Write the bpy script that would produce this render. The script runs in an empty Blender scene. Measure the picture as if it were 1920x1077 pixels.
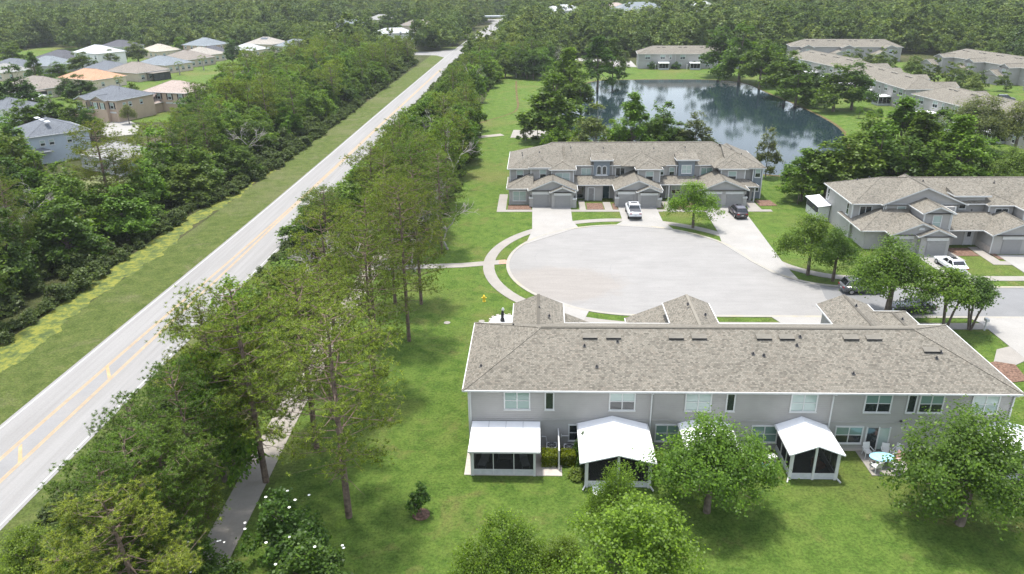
import bpy, math, random
import numpy as np
from mathutils import Vector, Matrix
R = math.radians
S = bpy.context.scene
COL = S.collection
rnd = random.Random(7)

# ------------------------------------------------------------------ camera, sky, sun, exposure
CAM_H = 35.0; FPX = 1408.28; PITCH = 0.4006; ROLL = -0.0127; YAW = -0.0394
cy_, sy_ = math.cos(YAW), math.sin(YAW)
FW = np.array([sy_*math.cos(PITCH), cy_*math.cos(PITCH), -math.sin(PITCH)])
RT = np.array([cy_, -sy_, 0.0]); UP = np.cross(RT, FW)
RT, UP = math.cos(ROLL)*RT+math.sin(ROLL)*UP, -math.sin(ROLL)*RT+math.cos(ROLL)*UP
cd = bpy.data.cameras.new('camera'); cam = bpy.data.objects.new('camera', cd); COL.objects.link(cam)
M = Matrix(((RT[0], UP[0], -FW[0], 0), (RT[1], UP[1], -FW[1], 0), (RT[2], UP[2], -FW[2], CAM_H), (0, 0, 0, 1)))
cam.matrix_world = M
cd.sensor_width = 36; cd.lens = FPX/1920*36; cd.clip_start = 0.5; cd.clip_end = 6000
S.camera = cam
def at(u, v, z=0.0):
    """ground place (or place at height z) that a measured point of the survey photo stands on"""
    d = FW+RT*(u-960)/FPX-UP*(v-538.5)/FPX; t = (CAM_H-z)/-d[2]
    return d[0]*t, d[1]*t

SUN_EL = R(78.5); SUN_AZ = math.atan2(-0.55, 0.84)       # sun stands beyond the houses, a little to the left
W = bpy.data.worlds.new("World"); S.world = W; W.use_nodes = True
nt = W.node_tree; bg = nt.nodes['Background']; sky = nt.nodes.new('ShaderNodeTexSky')
sky.sky_type = 'NISHITA'; sky.sun_disc = False; sky.sun_elevation = SUN_EL; sky.sun_rotation = SUN_AZ
sky.air_density = 1.0; sky.dust_density = 1.2; sky.ozone_density = 1.0
hs = nt.nodes.new('ShaderNodeHueSaturation'); hs.inputs['Saturation'].default_value = .48; nt.links.new(sky.outputs[0], hs.inputs['Color']); nt.links.new(hs.outputs[0], bg.inputs[0]); bg.inputs[1].default_value = 0.15
sl = bpy.data.lights.new('sun', 'SUN'); sun = bpy.data.objects.new('sun', sl); COL.objects.link(sun)
sl.energy = 2.05; sl.angle = R(5); sl.color = (1.0, 0.965, 0.90)
sd = Vector((math.sin(SUN_AZ)*math.cos(SUN_EL), math.cos(SUN_AZ)*math.cos(SUN_EL), math.sin(SUN_EL)))
sun.rotation_euler = (-sd).to_track_quat('-Z', 'Y').to_euler(); sun.location = (0, 0, 120)
S.view_settings.view_transform = 'Standard'; S.view_settings.look = 'None'
S.view_settings.exposure = 1.62; S.view_settings.gamma = 1; S.view_settings.use_curve_mapping = False
S.render.engine = 'CYCLES'
S.cycles.max_bounces = 6; S.cycles.diffuse_bounces = 3; S.cycles.transparent_max_bounces = 8
S.cycles.volume_bounces = 0; S.cycles.caustics_reflective = False; S.cycles.caustics_refractive = False
try:
    S.cycles.use_denoising = True; S.cycles.denoiser = 'OPENIMAGEDENOISE'
    S.cycles.denoising_input_passes = 'RGB_ALBEDO_NORMAL'; S.cycles.denoising_prefilter = 'NONE'
except Exception: pass
S.render.threads_mode = 'AUTO'; S.render.use_persistent_data = False

# ------------------------------------------------------------------ node helpers and materials
class NB:
    def __init__(s, name):
        s.m = bpy.data.materials.new(name); s.m.use_nodes = True; s.t = s.m.node_tree
        s.b = s.t.nodes['Principled BSDF']; s.out = s.t.nodes['Material Output']
    def n(s, typ, **kw):
        x = s.t.nodes.new(typ)
        for k, v in kw.items(): setattr(x, k, v)
        return x
    def l(s, a, b): s.t.links.new(a, b)
    def noise(s, vec, scale, detail=3, rough=.55, dist=0):
        x = s.n('ShaderNodeTexNoise'); x.inputs['Scale'].default_value = scale; x.inputs['Detail'].default_value = detail
        x.inputs['Roughness'].default_value = rough; x.inputs['Distortion'].default_value = dist
        if vec is not None: s.l(vec, x.inputs['Vector'])
        return x.outputs['Fac']
    def ramp(s, fac, stops):
        x = s.n('ShaderNodeValToRGB'); e = x.color_ramp.elements
        while len(e) < len(stops): e.new(0.5)
        for q, (p, c) in zip(e, stops):
            q.position = p; q.color = (*c, 1) if len(c) == 3 else c
        s.l(fac, x.inputs[0]); return x.outputs[0]
    def mix(s, fac, a, b, mode='MIX'):
        x = s.n('ShaderNodeMix', data_type='RGBA', blend_type=mode)
        for i, v in ((0, fac), (6, a), (7, b)):
            if hasattr(v, 'is_linked') or hasattr(v, 'links'): s.l(v, x.inputs[i])
            else: x.inputs[i].default_value = v if i == 0 else (*v, 1)
        return x.outputs[2]
    def math(s, op, a, b=0.0, c=0.0):
        x = s.n('ShaderNodeMath', operation=op)
        for i, v in enumerate((a, b, c)):
            if hasattr(v, 'links'): s.l(v, x.inputs[i])
            else: x.inputs[i].default_value = v
        return x.outputs[0]
    def bump(s, h, strength=.3, dist=.05):
        x = s.n('ShaderNodeBump'); x.inputs['Strength'].default_value = strength; x.inputs['Distance'].default_value = dist
        s.l(h, x.inputs['Height']); s.l(x.outputs[0], s.b.inputs['Normal'])
    def coord(s, which='Object'): return s.n('ShaderNodeTexCoord').outputs[which]
    def pos(s): return s.n('ShaderNodeNewGeometry').outputs['Position']
    def col(s, c):
        if hasattr(c, 'links'): s.l(c, s.b.inputs['Base Color'])
        else: s.b.inputs['Base Color'].default_value = (*c, 1)
    def rough(s, r, spec=.3):
        s.b.inputs['Roughness'].default_value = r; s.b.inputs['Specular IOR Level'].default_value = spec
def flat(name, c, r=.7, spec=.3, var=.12, scale=3.0, metal=0.0):
    q = NB(name); n = q.noise(q.coord(), scale, 4)
    a = tuple(v*(1-var) for v in c); b = tuple(min(1, v*(1+var)) for v in c)
    q.col(q.ramp(n, [(.3, a), (.7, b)])); q.rough(r, spec); q.b.inputs['Metallic'].default_value = metal
    return q.m
MT = {}
MT['white'] = flat('white_trim_paint', (0.521, 0.521, 0.504), .5, .4, .04)
MT['white_metal'] = flat('white_metal_roof', (.80, .80, .80), .35, .5, .02)
MT['dark'] = flat('dark_metal', (.03, .03, .032), .5)
MT['grey_metal'] = flat('grey_metal', (.35, .36, .37), .4, .5)
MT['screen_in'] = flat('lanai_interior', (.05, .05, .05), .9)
MT['bark'] = flat('bark', (.13, .105, .085), .95, .1, .45, 2.0)
MT['bark_pine'] = flat('pine_bark', (.15, .11, .085), .95, .1, .5, 2.5)
MT['bark_grey'] = flat('dead_wood', (.30, .275, .25), .95, .1, .25, 2.5)
MT['mulch'] = flat('red_mulch', (.145, .09, .066), .95, .1, .5, 6.0)
MT['tyre'] = flat('tyre_rubber', (.02, .02, .02), .8)
MT['rim'] = flat('alloy_rim', (.35, .35, .36), .35, .5, .1, 3, .6)
MT['head'] = flat('headlight_lens', (.55, .56, .58), .1, .6)
MT['tail'] = flat('tail_light_lens', (.28, .02, .02), .2, .5)
MT['garage'] = flat('garage_door_grey', (0.252, 0.248, 0.239), .6, .3, .03)
MT['yellow'] = flat('yellow_hydrant_paint', (.75, .52, .04), .5)
MT['terracotta'] = flat('red_truncated_dome_mat', (.50, .22, .15), .8)

def paint(name, c, coat=.6):
    q = NB(name); q.col(c); q.rough(.32, .5); q.b.inputs['Coat Weight'].default_value = coat; q.b.inputs['Coat Roughness'].default_value = .08
    return q.m
def siding(name, c, course=.19):
    q = NB(name); co = q.coord(); z = q.n('ShaderNodeSeparateXYZ'); q.l(co, z.inputs[0])
    f = q.math('FRACT', q.math('DIVIDE', z.outputs[2], course))
    n = q.noise(co, .9, 4); n2 = q.noise(co, 9, 2)
    base = q.ramp(n, [(.3, tuple(v*.94 for v in c)), (.7, tuple(v*1.05 for v in c))])
    line = q.ramp(f, [(0, (.55, .55, .55)), (.10, (1, 1, 1)), (1, (1, 1, 1))])
    q.col(q.mix(.55, base, q.mix(1.0, base, line, 'MULTIPLY'))); q.rough(.75, .25)
    q.bump(f, .5, .02); return q.m
def stucco(name, c):
    q = NB(name); co = q.coord(); n = q.noise(co, .6, 5)
    q.col(q.ramp(n, [(.3, tuple(v*.93 for v in c)), (.7, tuple(v*1.06 for v in c))])); q.rough(.9, .15)
    q.bump(q.noise(co, 40, 2), .3, .01); return q.m
MT['siding'] = siding('grey_lap_siding', (0.318, 0.306, 0.288))
MT['siding_blue'] = siding('blue_grey_siding', (0.168, 0.193, 0.214))
MT['stucco'] = stucco('grey_stucco', (0.340, 0.328, 0.308))
MT['stucco_blue'] = stucco('blue_grey_stucco', (0.202, 0.227, 0.252))
def shingle(name, c, tint=(.40, .26, .22), w=.20, h=.14, amt=.42):
    q = NB(name); tc = q.n('ShaderNodeTexCoord'); N = tc.outputs['Normal']; P = tc.outputs['Object']
    cr = q.n('ShaderNodeVectorMath', operation='CROSS_PRODUCT'); q.l(N, cr.inputs[0]); cr.inputs[1].default_value = (0, 0, 1)
    nm = q.n('ShaderNodeVectorMath', operation='NORMALIZE'); q.l(cr.outputs[0], nm.inputs[0])
    dt = q.n('ShaderNodeVectorMath', operation='DOT_PRODUCT'); q.l(nm.outputs[0], dt.inputs[0]); q.l(P, dt.inputs[1])
    sp = q.n('ShaderNodeSeparateXYZ'); q.l(P, sp.inputs[0])
    v = q.math('MULTIPLY', sp.outputs[2], 2.6)
    cb = q.n('ShaderNodeCombineXYZ'); q.l(dt.outputs['Value'], cb.inputs[0]); q.l(v, cb.inputs[1])
    br = q.n('ShaderNodeTexBrick'); q.l(cb.outputs[0], br.inputs['Vector'])
    br.inputs['Scale'].default_value = 1; br.inputs['Brick Width'].default_value = w; br.inputs['Row Height'].default_value = h
    br.inputs['Mortar Size'].default_value = .012; br.inputs['Mortar Smooth'].default_value = .3; br.offset = .37; br.squash = 1
    br.inputs['Color1'].default_value = (0, 0, 0, 1); br.inputs['Color2'].default_value = (1, 1, 1, 1); br.inputs['Mortar'].default_value = (0, 0, 0, 1)
    rf = q.n('ShaderNodeSeparateColor'); q.l(br.outputs['Color'], rf.inputs[0]); r = rf.outputs[0]
    lo = tuple(x*(1-amt) for x in c); hi = tuple(min(1, x*(1+amt*.55)) for x in c)
    base = q.ramp(r, [(0, lo), (.18, tuple(x*.8 for x in c)), (.55, c), (1, hi)])
    wn = q.n('ShaderNodeTexWhiteNoise', noise_dimensions='2D')
    sn = q.n('ShaderNodeVectorMath', operation='SNAP'); q.l(cb.outputs[0], sn.inputs[0]); sn.inputs[1].default_value = (w, h, 1)
    q.l(sn.outputs[0], wn.inputs['Vector'])
    tf = q.math('MULTIPLY', q.math('GREATER_THAN', wn.outputs['Value'], .86), .25)
    base = q.mix(tf, base, tint)
    big = q.noise(P, .25, 4); base = q.mix(.5, base, q.mix(1.0, base, q.ramp(big, [(.3, (.85, .85, .85)), (.7, (1.12, 1.12, 1.12))]), 'MULTIPLY'))
    q.col(base); q.rough(.92, .15)
    q.bump(q.math('ADD', br.outputs['Fac'], r), .5, -.03); return q.m
MT['shingle'] = shingle('weathered_shingles', (0.172, 0.157, 0.129), tint=(.20, .165, .13))
def ground_mat(name, dark, mid, light, dry, dry_at=.62, stripes=False, s=1.0):
    q = NB(name); p = q.pos()
    n1 = q.noise(p, .05*s, 5, .6); n2 = q.noise(p, .7*s, 6, .68, .4); n3 = q.noise(p, 4.5, 6, .8)
    a = q.ramp(n2, [(.34, dark), (.5, mid), (.66, light)])
    if stripes:
        wv = q.n('ShaderNodeTexWave', bands_direction='DIAGONAL'); wv.inputs['Scale'].default_value = .38; wv.inputs['Distortion'].default_value = .6
        q.l(p, wv.inputs['Vector']); a = q.mix(q.math('MULTIPLY', wv.outputs['Fac'], .16), a, light)
    a = q.mix(q.ramp(n1, [(dry_at-.1, (0, 0, 0)), (dry_at+.1, (.85, .85, .85))]), a, dry)
    b = q.noise(p, .23*s, 4, .7, .8); a = q.mix(q.ramp(b, [(.55, (0, 0, 0)), (.70, (.75, .75, .75))]), a, dry)
    a = q.mix(.65, a, q.mix(1.0, a, q.ramp(n3, [(.38, (.42, .42, .42)), (.62, (1.5, 1.5, 1.5))]), 'MULTIPLY'))
    q.col(a); q.rough(.95, .1); q.bump(q.noise(p, 14, 3, .75), .9, .12); return q.m
MT['lawn'] = ground_mat('mown_lawn', (.048, .092, .014), (.078, .128, .022), (.106, .155, .030), (0.130, 0.130, 0.042), .61, True)
MT['shoulder'] = ground_mat('roadside_grass', (0.055, 0.077, 0.017), (0.077, 0.102, 0.025), (0.102, 0.119, 0.035), (0.130, 0.126, 0.063), .60)
MT['floor'] = ground_mat('forest_floor', (.030, .036, .014), (.050, .058, .020), (.075, .080, .032), (.10, .085, .05), .6)
MT['rough'] = ground_mat('rough_meadow', (.06, .095, .025), (.10, .145, .04), (.15, .19, .06), (.17, .17, .08), .55)
def concrete(name, c, s=1, joints=True, stain=(.33, .28, .22), stain_amt=.35):
    q = NB(name); p = q.pos(); n = q.noise(p, .35*s, 6, .65); n2 = q.noise(p, 6, 4, .7)
    a = q.ramp(n, [(.3, tuple(v*.90 for v in c)), (.7, tuple(v*1.07 for v in c))])
    a = q.mix(q.math('MULTIPLY', q.ramp(q.noise(p, .09*s, 4, .6), [(.52, (0, 0, 0)), (.7, (1, 1, 1))]), stain_amt), a, stain)
    a = q.mix(.35, a, q.mix(1.0, a, q.ramp(n2, [(.3, (.82, .82, .82)), (.7, (1.15, 1.15, 1.15))]), 'MULTIPLY'))
    q.col(a); q.rough(.9, .2); return q.m
MT['concrete'] = concrete('driveway_concrete', (0.281, 0.269, 0.250), 1, stain_amt=.12)
MT['walk'] = concrete('sidewalk_concrete', (0.252, 0.234, 0.210), 1.5, stain_amt=.25)
MT['path'] = concrete('shaded_path_concrete', (.275, .248, .215), 2.0, stain=(.22, .19, .15), stain_amt=.5)
MT['curb'] = concrete('curb_concrete', (0.286, 0.269, 0.235), 3.0, stain=(.36, .30, .16), stain_amt=.5)
def bulb():
    q = NB('pale_asphalt'); p = q.pos(); n = q.noise(p, .22, 6, .65); n2 = q.noise(p, 5, 5, .75); c = (0.231, 0.223, 0.212)
    a = q.ramp(n, [(.3, tuple(v*.93 for v in c)), (.7, tuple(v*1.06 for v in c))])
    mp = q.n('ShaderNodeMapping'); mp.inputs['Location'].default_value = (-2.2/9, -83.6/6.2, 0); mp.inputs['Scale'].default_value = (1/9, 1/6.2, 0); q.l(p, mp.inputs[0])
    ln = q.n('ShaderNodeVectorMath', operation='LENGTH'); q.l(mp.outputs[0], ln.inputs[0])
    d = q.math('ADD', ln.outputs['Value'], q.math('MULTIPLY', q.math('SUBTRACT', q.noise(p, .45, 6, .7), .5), .9))
    a = q.mix(q.ramp(d, [(.72, (.6, .6, .6)), (1.0, (0, 0, 0))]), a, q.mix(n2, (.205, .183, .160), (.245, .220, .195)))
    sp = q.n('ShaderNodeMapping'); sp.inputs['Scale'].default_value = (.25, 1.5, 1); sp.inputs['Rotation'].default_value = (0, 0, .35); q.l(p, sp.inputs[0])
    a = q.mix(.5, a, q.mix(1.0, a, q.ramp(q.noise(sp.outputs[0], .9, 5, .7, .5), [(.35, (.88, .88, .88)), (.65, (1.08, 1.08, 1.08))]), 'MULTIPLY'))
    a = q.mix(.4, a, q.mix(1.0, a, q.ramp(n2, [(.3, (.82, .82, .82)), (.7, (1.15, 1.15, 1.15))]), 'MULTIPLY'))
    a = q.mix(q.ramp(q.noise(p, 1.3, 2, .5), [(.74, (0, 0, 0)), (.78, (.35, .35, .35))]), a, (.13, .13, .13))
    q.col(a); q.rough(.9, .2); return q.m
MT['bulb'] = bulb()
MT['street'] = concrete('street_asphalt', (0.172, 0.172, 0.171), .8, stain=(.2, .2, .2), stain_amt=.3)
MT['stain'] = concrete('tan_stained_asphalt', (.305, .265, .225), 1.2, stain=(.33, .285, .24), stain_amt=.6)
MT['patch'] = concrete('darker_asphalt_patch', (0.210, 0.206, 0.202), 1.0)
def road_mat():
    q = NB('main_road_asphalt'); p = q.pos()
    sp = q.n('ShaderNodeMapping'); sp.inputs['Scale'].default_value = (1.6, .05, 1); q.l(p, sp.inputs[0])
    st = q.noise(sp.outputs[0], 1.0, 4, .6); n2 = q.noise(p, 7, 4, .7)
    a = q.ramp(st, [(.3, (0.197, 0.190, 0.181)), (.55, (0.228, 0.221, 0.212)), (.75, (0.252, 0.245, 0.235))])
    a = q.mix(.4, a, q.mix(1.0, a, q.ramp(n2, [(.3, (.8, .8, .8)), (.7, (1.15, 1.15, 1.15))]), 'MULTIPLY'))
    q.col(a); q.rough(.9, .2); return q.m
MT['road'] = road_mat()
MT['line_white'] = flat('white_road_paint', (0.370, 0.370, 0.353), .7, .2, .15, 1.5)
MT['line_yellow'] = flat('faded_yellow_road_paint', (0.336, 0.239, 0.130), .7, .2, .18, 1.5)
MT['tar'] = flat('tar_seam', (.19, .19, .19), .8)
def weed():
    q = NB('duckweed'); p = q.pos()
    n = q.noise(p, .7, 7, .72, .2)
    a = q.ramp(q.math('ADD', q.math('MULTIPLY', n, .75), q.math('MULTIPLY', q.noise(p, 2.6, 5, .7), .25)), [(.40, (.045, .066, .018)), (.48, (.080, .104, .022)), (.55, (.165, .170, .026)), (.8, (.19, .188, .036))])
    a = q.mix(.4, a, q.mix(1.0, a, q.ramp(q.noise(p, 5, 4, .7), [(.3, (.7, .7, .7)), (.7, (1.2, 1.2, 1.2))]), 'MULTIPLY'))
    q.col(a); q.rough(.8, .2); return q.m
MT['weed'] = weed()
def water():
    q = NB('pond_water'); p = q.pos(); q.col((.012, .022, .026)); q.rough(.06, .11); q.b.inputs['IOR'].default_value = 1.33
    mp = q.n('ShaderNodeMapping'); mp.inputs['Scale'].default_value = (1, 2.2, 1); q.l(p, mp.inputs[0])
    q.bump(q.noise(mp.outputs[0], 1.6, 4, .6, .4), .04, .05); return q.m
MT['water'] = water()
def glass(name, c, r=.08):
    q = NB(name); q.col(c); q.rough(r, .8); return q.m
MT['g_dark'] = glass('dark_window_glass', (.018, .024, .026))
MT['g_blind'] = glass('glass_over_pale_blind', (.30, .37, .34), .15)
MT['g_green'] = glass('green_tinted_glass', (.14, .22, .19), .12)
MT['g_car'] = glass('tinted_car_glass', (.010, .012, .014), .05)
def screen():
    q = NB('insect_screen'); q.col((.018, .018, .018)); q.rough(.8, .1)
    t = q.n('ShaderNodeBsdfTransparent'); mx = q.n('ShaderNodeMixShader'); mx.inputs[0].default_value = .72
    q.l(t.outputs[0], mx.inputs[1]); q.l(q.b.outputs[0], mx.inputs[2]); q.l(mx.outputs[0], q.out.inputs[0]); return q.m
MT['screen'] = screen()
def leaf(name, var=.35, trans=.50, yellow=(1.25, 1.15, .75), stuff=False):
    """foliage: the object's own colour, each leaf a little different"""
    q = NB(name); q.t.nodes.remove(q.b)
    oi = q.n('ShaderNodeObjectInfo'); g = q.n('ShaderNodeNewGeometry'); r = g.outputs['Random Per Island']
    if stuff:
        rv = q.math('ADD', q.math('MULTIPLY', oi.outputs['Random'], .55), q.math('MULTIPLY', q.ramp(q.noise(oi.outputs['Location'], .012, 4, .6), [(.3, (0, 0, 0)), (.7, (1, 1, 1))]), .45))
        base = q.ramp(rv, [(0, (.046, .084, .018)), (.25, (.068, .112, .022)), (.5, (.092, .140, .026)), (.72, (.125, .168, .030)), (.85, (.082, .118, .030)), (1, (.115, .125, .060))])
    else:
        base = q.mix(1.0, oi.outputs['Color'], q.ramp(oi.outputs['Random'], [(0, (.84, .86, .88)), (1, (1.12, 1.12, 1.05))]), 'MULTIPLY')
    base = q.mix(1.0, base, q.ramp(r, [(0, (1-var, 1-var, 1-var)), (.7, (1, 1, 1)), (1, tuple((1+var)*v for v in (yellow if var > .2 else (1, 1, 1))))]), 'MULTIPLY')
    d = q.n('ShaderNodeBsdfDiffuse'); q.l(base, d.inputs[0])
    t = q.n('ShaderNodeBsdfTranslucent'); q.l(q.mix(1.0, base, (1.25, 1.35, .7), 'MULTIPLY'), t.inputs[0])
    gl = q.n('ShaderNodeBsdfGlossy'); gl.inputs['Roughness'].default_value = .45; gl.inputs[0].default_value = (.6, .62, .6, 1)
    m1 = q.n('ShaderNodeMixShader'); m1.inputs[0].default_value = trans; q.l(d.outputs[0], m1.inputs[1]); q.l(t.outputs[0], m1.inputs[2])
    m2 = q.n('ShaderNodeMixShader'); m2.inputs[0].default_value = .02; q.l(m1.outputs[0], m2.inputs[1]); q.l(gl.outputs[0], m2.inputs[2])
    q.l(m2.outputs[0], q.out.inputs[0]); return q.m
MT['leaf'] = leaf('leaves'); MT['leaf_far'] = leaf('far_leaves', .3, .25, (1.3, 1.1, .7), True)
MT['needle'] = leaf('pine_needles', .55, .35, (1.3, 1.15, .7))
MT['flower'] = flat('white_blossom', (.75, .75, .70), .6)

# ------------------------------------------------------------------ object helpers
def tag(o, label=None, cat=None, group=None, kind=None):
    if label: o['label'] = label
    if cat: o['category'] = cat
    if group: o['group'] = group
    if kind: o['kind'] = kind
    return o
def empty(name, loc, rz=0.0, label=None, cat=None, group=None):
    o = bpy.data.objects.new(name, None); COL.objects.link(o); o.location = loc; o.rotation_euler = (0, 0, rz)
    o.empty_display_size = .5
    return tag(o, label, cat, group)
def obj(name, me, parent=None, loc=(0, 0, 0), rz=0.0):
    o = bpy.data.objects.new(name, me); COL.objects.link(o); o.parent = parent; o.location = loc; o.rotation_euler = (0, 0, rz); return o
class MB:
    def __init__(s): s.v = []; s.f = []
    def add(s, vs, fs):
        k = len(s.v); s.v += [tuple(p) for p in vs]; s.f += [tuple(i+k for i in f) for f in fs]; return s
    def box(s, x0, x1, y0, y1, z0, z1):
        return s.add([(x0, y0, z0), (x1, y0, z0), (x1, y1, z0), (x0, y1, z0), (x0, y0, z1), (x1, y0, z1), (x1, y1, z1), (x0, y1, z1)],
                     [(0, 3, 2, 1), (4, 5, 6, 7), (0, 1, 5, 4), (1, 2, 6, 5), (2, 3, 7, 6), (3, 0, 4, 7)])
    def prism(s, poly, z0, z1):
        n = len(poly)
        return s.add([(x, y, z0) for x, y in poly]+[(x, y, z1) for x, y in poly],
                     [tuple(range(n))[::-1], tuple(range(n, 2*n))]+[(i, (i+1) % n, n+(i+1) % n, n+i) for i in range(n)])
    def bar(s, a, b, w=.05, h=None):
        """square bar from a to b"""
        a = Vector(a); b = Vector(b); d = (b-a).normalized(); up = Vector((0, 0, 1)) if abs(d.z) < .95 else Vector((1, 0, 0))
        x = d.cross(up).normalized()*(w/2); y = x.cross(d).normalized()*((h or w)/2)
        return s.add([a-x-y, a+x-y, a+x+y, a-x+y, b-x-y, b+x-y, b+x+y, b-x+y],
                     [(0, 3, 2, 1), (4, 5, 6, 7), (0, 1, 5, 4), (1, 2, 6, 5), (2, 3, 7, 6), (3, 0, 4, 7)])
    def tube(s, pts, radii, n=6, cap=True):
        k0 = len(s.v); pts = [Vector(p) for p in pts]
        for i, p in enumerate(pts):
            d = (pts[min(i+1, len(pts)-1)]-pts[max(i-1, 0)]).normalized(); up = Vector((0, 0, 1)) if abs(d.z) < .9 else Vector((1, 0, 0))
            x = d.cross(up).normalized(); y = x.cross(d).normalized()
            for j in range(n):
                a = 2*math.pi*j/n; s.v.append(tuple(p+(x*math.cos(a)+y*math.sin(a))*radii[i]))
        for i in range(len(pts)-1):
            for j in range(n):
                a = k0+i*n+j; b = k0+i*n+(j+1) % n; s.f.append((a, b, b+n, a+n))
        if cap:
            s.f.append(tuple(range(k0, k0+n))[::-1]); s.f.append(tuple(range(k0+(len(pts)-1)*n, k0+len(pts)*n)))
        return s
    def cyl(s, x, y, z0, z1, r, n=12, r2=None): return s.tube([(x, y, z0), (x, y, z1)], [r, r if r2 is None else r2], n)
    def mesh(s, name, m, smooth=False):
        me = bpy.data.meshes.new(name); me.from_pydata(s.v, [], s.f); me.materials.append(MT[m] if isinstance(m, str) else m)
        if smooth: me.polygons.foreach_set('use_smooth', [True]*len(me.polygons))
        me.update(); return me
    def build(s, name, m, parent=None, loc=(0, 0, 0), rz=0.0, smooth=False): return obj(name, s.mesh(name, m, smooth), parent, loc, rz)
def sheet(name, poly, z, m, kind='structure', parent=None, **kw):
    mb = MB(); mb.add([(x, y, z) for x, y in poly], [tuple(range(len(poly)))])
    o = mb.build(name, m, parent)
    if sum(poly[i][0]*poly[(i+1) % len(poly)][1]-poly[(i+1) % len(poly)][0]*poly[i][1] for i in range(len(poly))) < 0: o.data.flip_normals()
    return tag(o, kind=kind, **kw)
def slab(name, poly, z, m, kind='structure', z0=-.1, **kw): return tag(MB().prism(ccw(poly), z0, z).build(name, m), kind=kind, **kw)
def ccw(p):
    a = sum(p[i][0]*p[(i+1) % len(p)][1]-p[(i+1) % len(p)][0]*p[i][1] for i in range(len(p)))
    return list(p) if a > 0 else list(p)[::-1]
def ribbon(mb, pts, a, b, z, z0=None):
    """strip along a polyline from offset a to offset b (right of travel positive)"""
    n = len(pts); L = []
    for i, p in enumerate(pts):
        q = pts[max(i-1, 0)]; r = pts[min(i+1, n-1)]; dx, dy = r[0]-q[0], r[1]-q[1]; l = math.hypot(dx, dy); nx, ny = dy/l, -dx/l
        aa = a(i) if callable(a) else a; bb = b(i) if callable(b) else b
        L.append(((p[0]+nx*aa, p[1]+ny*aa), (p[0]+nx*bb, p[1]+ny*bb)))
    k = len(mb.v)
    for (p, q) in L: mb.v += [(p[0], p[1], z), (q[0], q[1], z)]
    for i in range(n-1): mb.f.append((k+2*i, k+2*i+1, k+2*i+3, k+2*i+2))
    if z0 is not None:
        k2 = len(mb.v)
        for (p, q) in L: mb.v += [(p[0], p[1], z0), (q[0], q[1], z0)]
        for i in range(n-1):
            mb.f.append((k2+2*i, k+2*i, k+2*i+2, k2+2*i+2)); mb.f.append((k+2*i+1, k2+2*i+1, k2+2*i+3, k+2*i+3))
    return mb
def copy_tree(o, parent=None):
    c = o.copy(); COL.objects.link(c); c.parent = parent
    for ch in o.children: copy_tree(ch, c)
    return c

# ------------------------------------------------------------------ ground, road, water, paving
def chaikin(p, k=2, closed=True):
    for _ in range(k):
        n = len(p); o = [] if closed else [p[0]]
        for i in range(n if closed else n-1):
            a, b = p[i], p[(i+1) % n]
            o += [(a[0]*.75+b[0]*.25, a[1]*.75+b[1]*.25), (a[0]*.25+b[0]*.75, a[1]*.25+b[1]*.75)]
        if not closed: o.append(p[-1])
        p = o
    return p
sheet('ground', [(-3000, -200), (3000, -200), (3000, 4200), (-3000, 4200)], 0, 'floor')
sheet('lawn', [(-24, 10), (160, 10), (160, 306), (-15, 306), (-16.5, 176), (-15.5, 100), (-24, 92)], .008, 'lawn')
sheet('lawn', [(-104, 190), (-84, 190), (-86, 330), (-150, 400), (-260, 400), (-260, 150), (-118, 150)], .008, 'lawn')
sheet('meadow', [(-88, 92), (-66, 92), (-66, 128), (-84, 140)], .012, 'rough')
ROADC = [(-41.9, 5), (-41.6, 20), (-40.9, 60), (-39.8, 100), (-39.2, 150), (-38.8, 200), (-38.1, 255), (-37.5, 300), (-36.8, 350), (-34.0, 450), (-28.0, 580), (-16, 700), (4, 820)]
ROADC = chaikin(ROADC, 2, False)
def off(i): return 0
mb = ribbon(MB(), ROADC[:36], -11.5, -4.2, .010); tag(mb.build('road_shoulder', 'shoulder'), kind='structure')
mb = ribbon(MB(), ROADC[:36], 4.2, 7.8, .010); tag(mb.build('road_shoulder', 'shoulder'), kind='structure')
mb = ribbon(MB(), ROADC, -4.45, 4.45, .030); tag(mb.build('road', 'road'), kind='structure')
sheet('side_road', [(-40, 334), (-46, 346), (-72, 352), (-72, 361), (-50, 362), (-41, 374), (-37, 374), (-37, 334)], .026, 'road')
sheet('side_road', [(-33, 560), (-60, 600), (-60, 608), (-24, 600)], .026, 'concrete')
mb = MB()
for s in (-4.15, 4.02): ribbon(mb, ROADC, s, s+.13, .036)
tag(mb.build('edge_lines', 'line_white'), kind='structure')
def med(i):
    y = ROADC[i][1]; return .09+.78*max(0.0, min(1.0, (112-y)/62.0))
mb = MB()
for sg in (-1, 1):
    for e in (0, .20):
        ribbon(mb, ROADC[:30], (lambda i, sg=sg, e=e: sg*(med(i)+e)-.06-.2), (lambda i, sg=sg, e=e: sg*(med(i)+e)+.06-.2), .036)
for y in (49.3, 62.5):                                # chevron bars across the median
    mb.add([(-41.9, y, .037), (-40.45, y-2.3, .037), (-40.35, y-1.9, .037), (-41.85, y+.4, .037)], [(0, 1, 2, 3)])
tag(mb.build('centre_lines', 'line_yellow'), kind='structure')
mb = ribbon(MB(), ROADC[:30], (lambda i: -med(i)-.02), (lambda i: med(i)-.36), .033); tag(mb.build('median_strip', 'patch'), kind='structure')
mb = MB(); seam = chaikin([(-37.9, 15), (-37.9, 45), (-37.5, 60), (-36.9, 80), (-36.7, 95)], 2, False)
ribbon(mb, seam, 0, .035, .034); ribbon(mb, [(x-.75, y) for x, y in seam], 0, .03, .034)
tag(mb.build('tar_seams', 'tar'), kind='structure')
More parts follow.
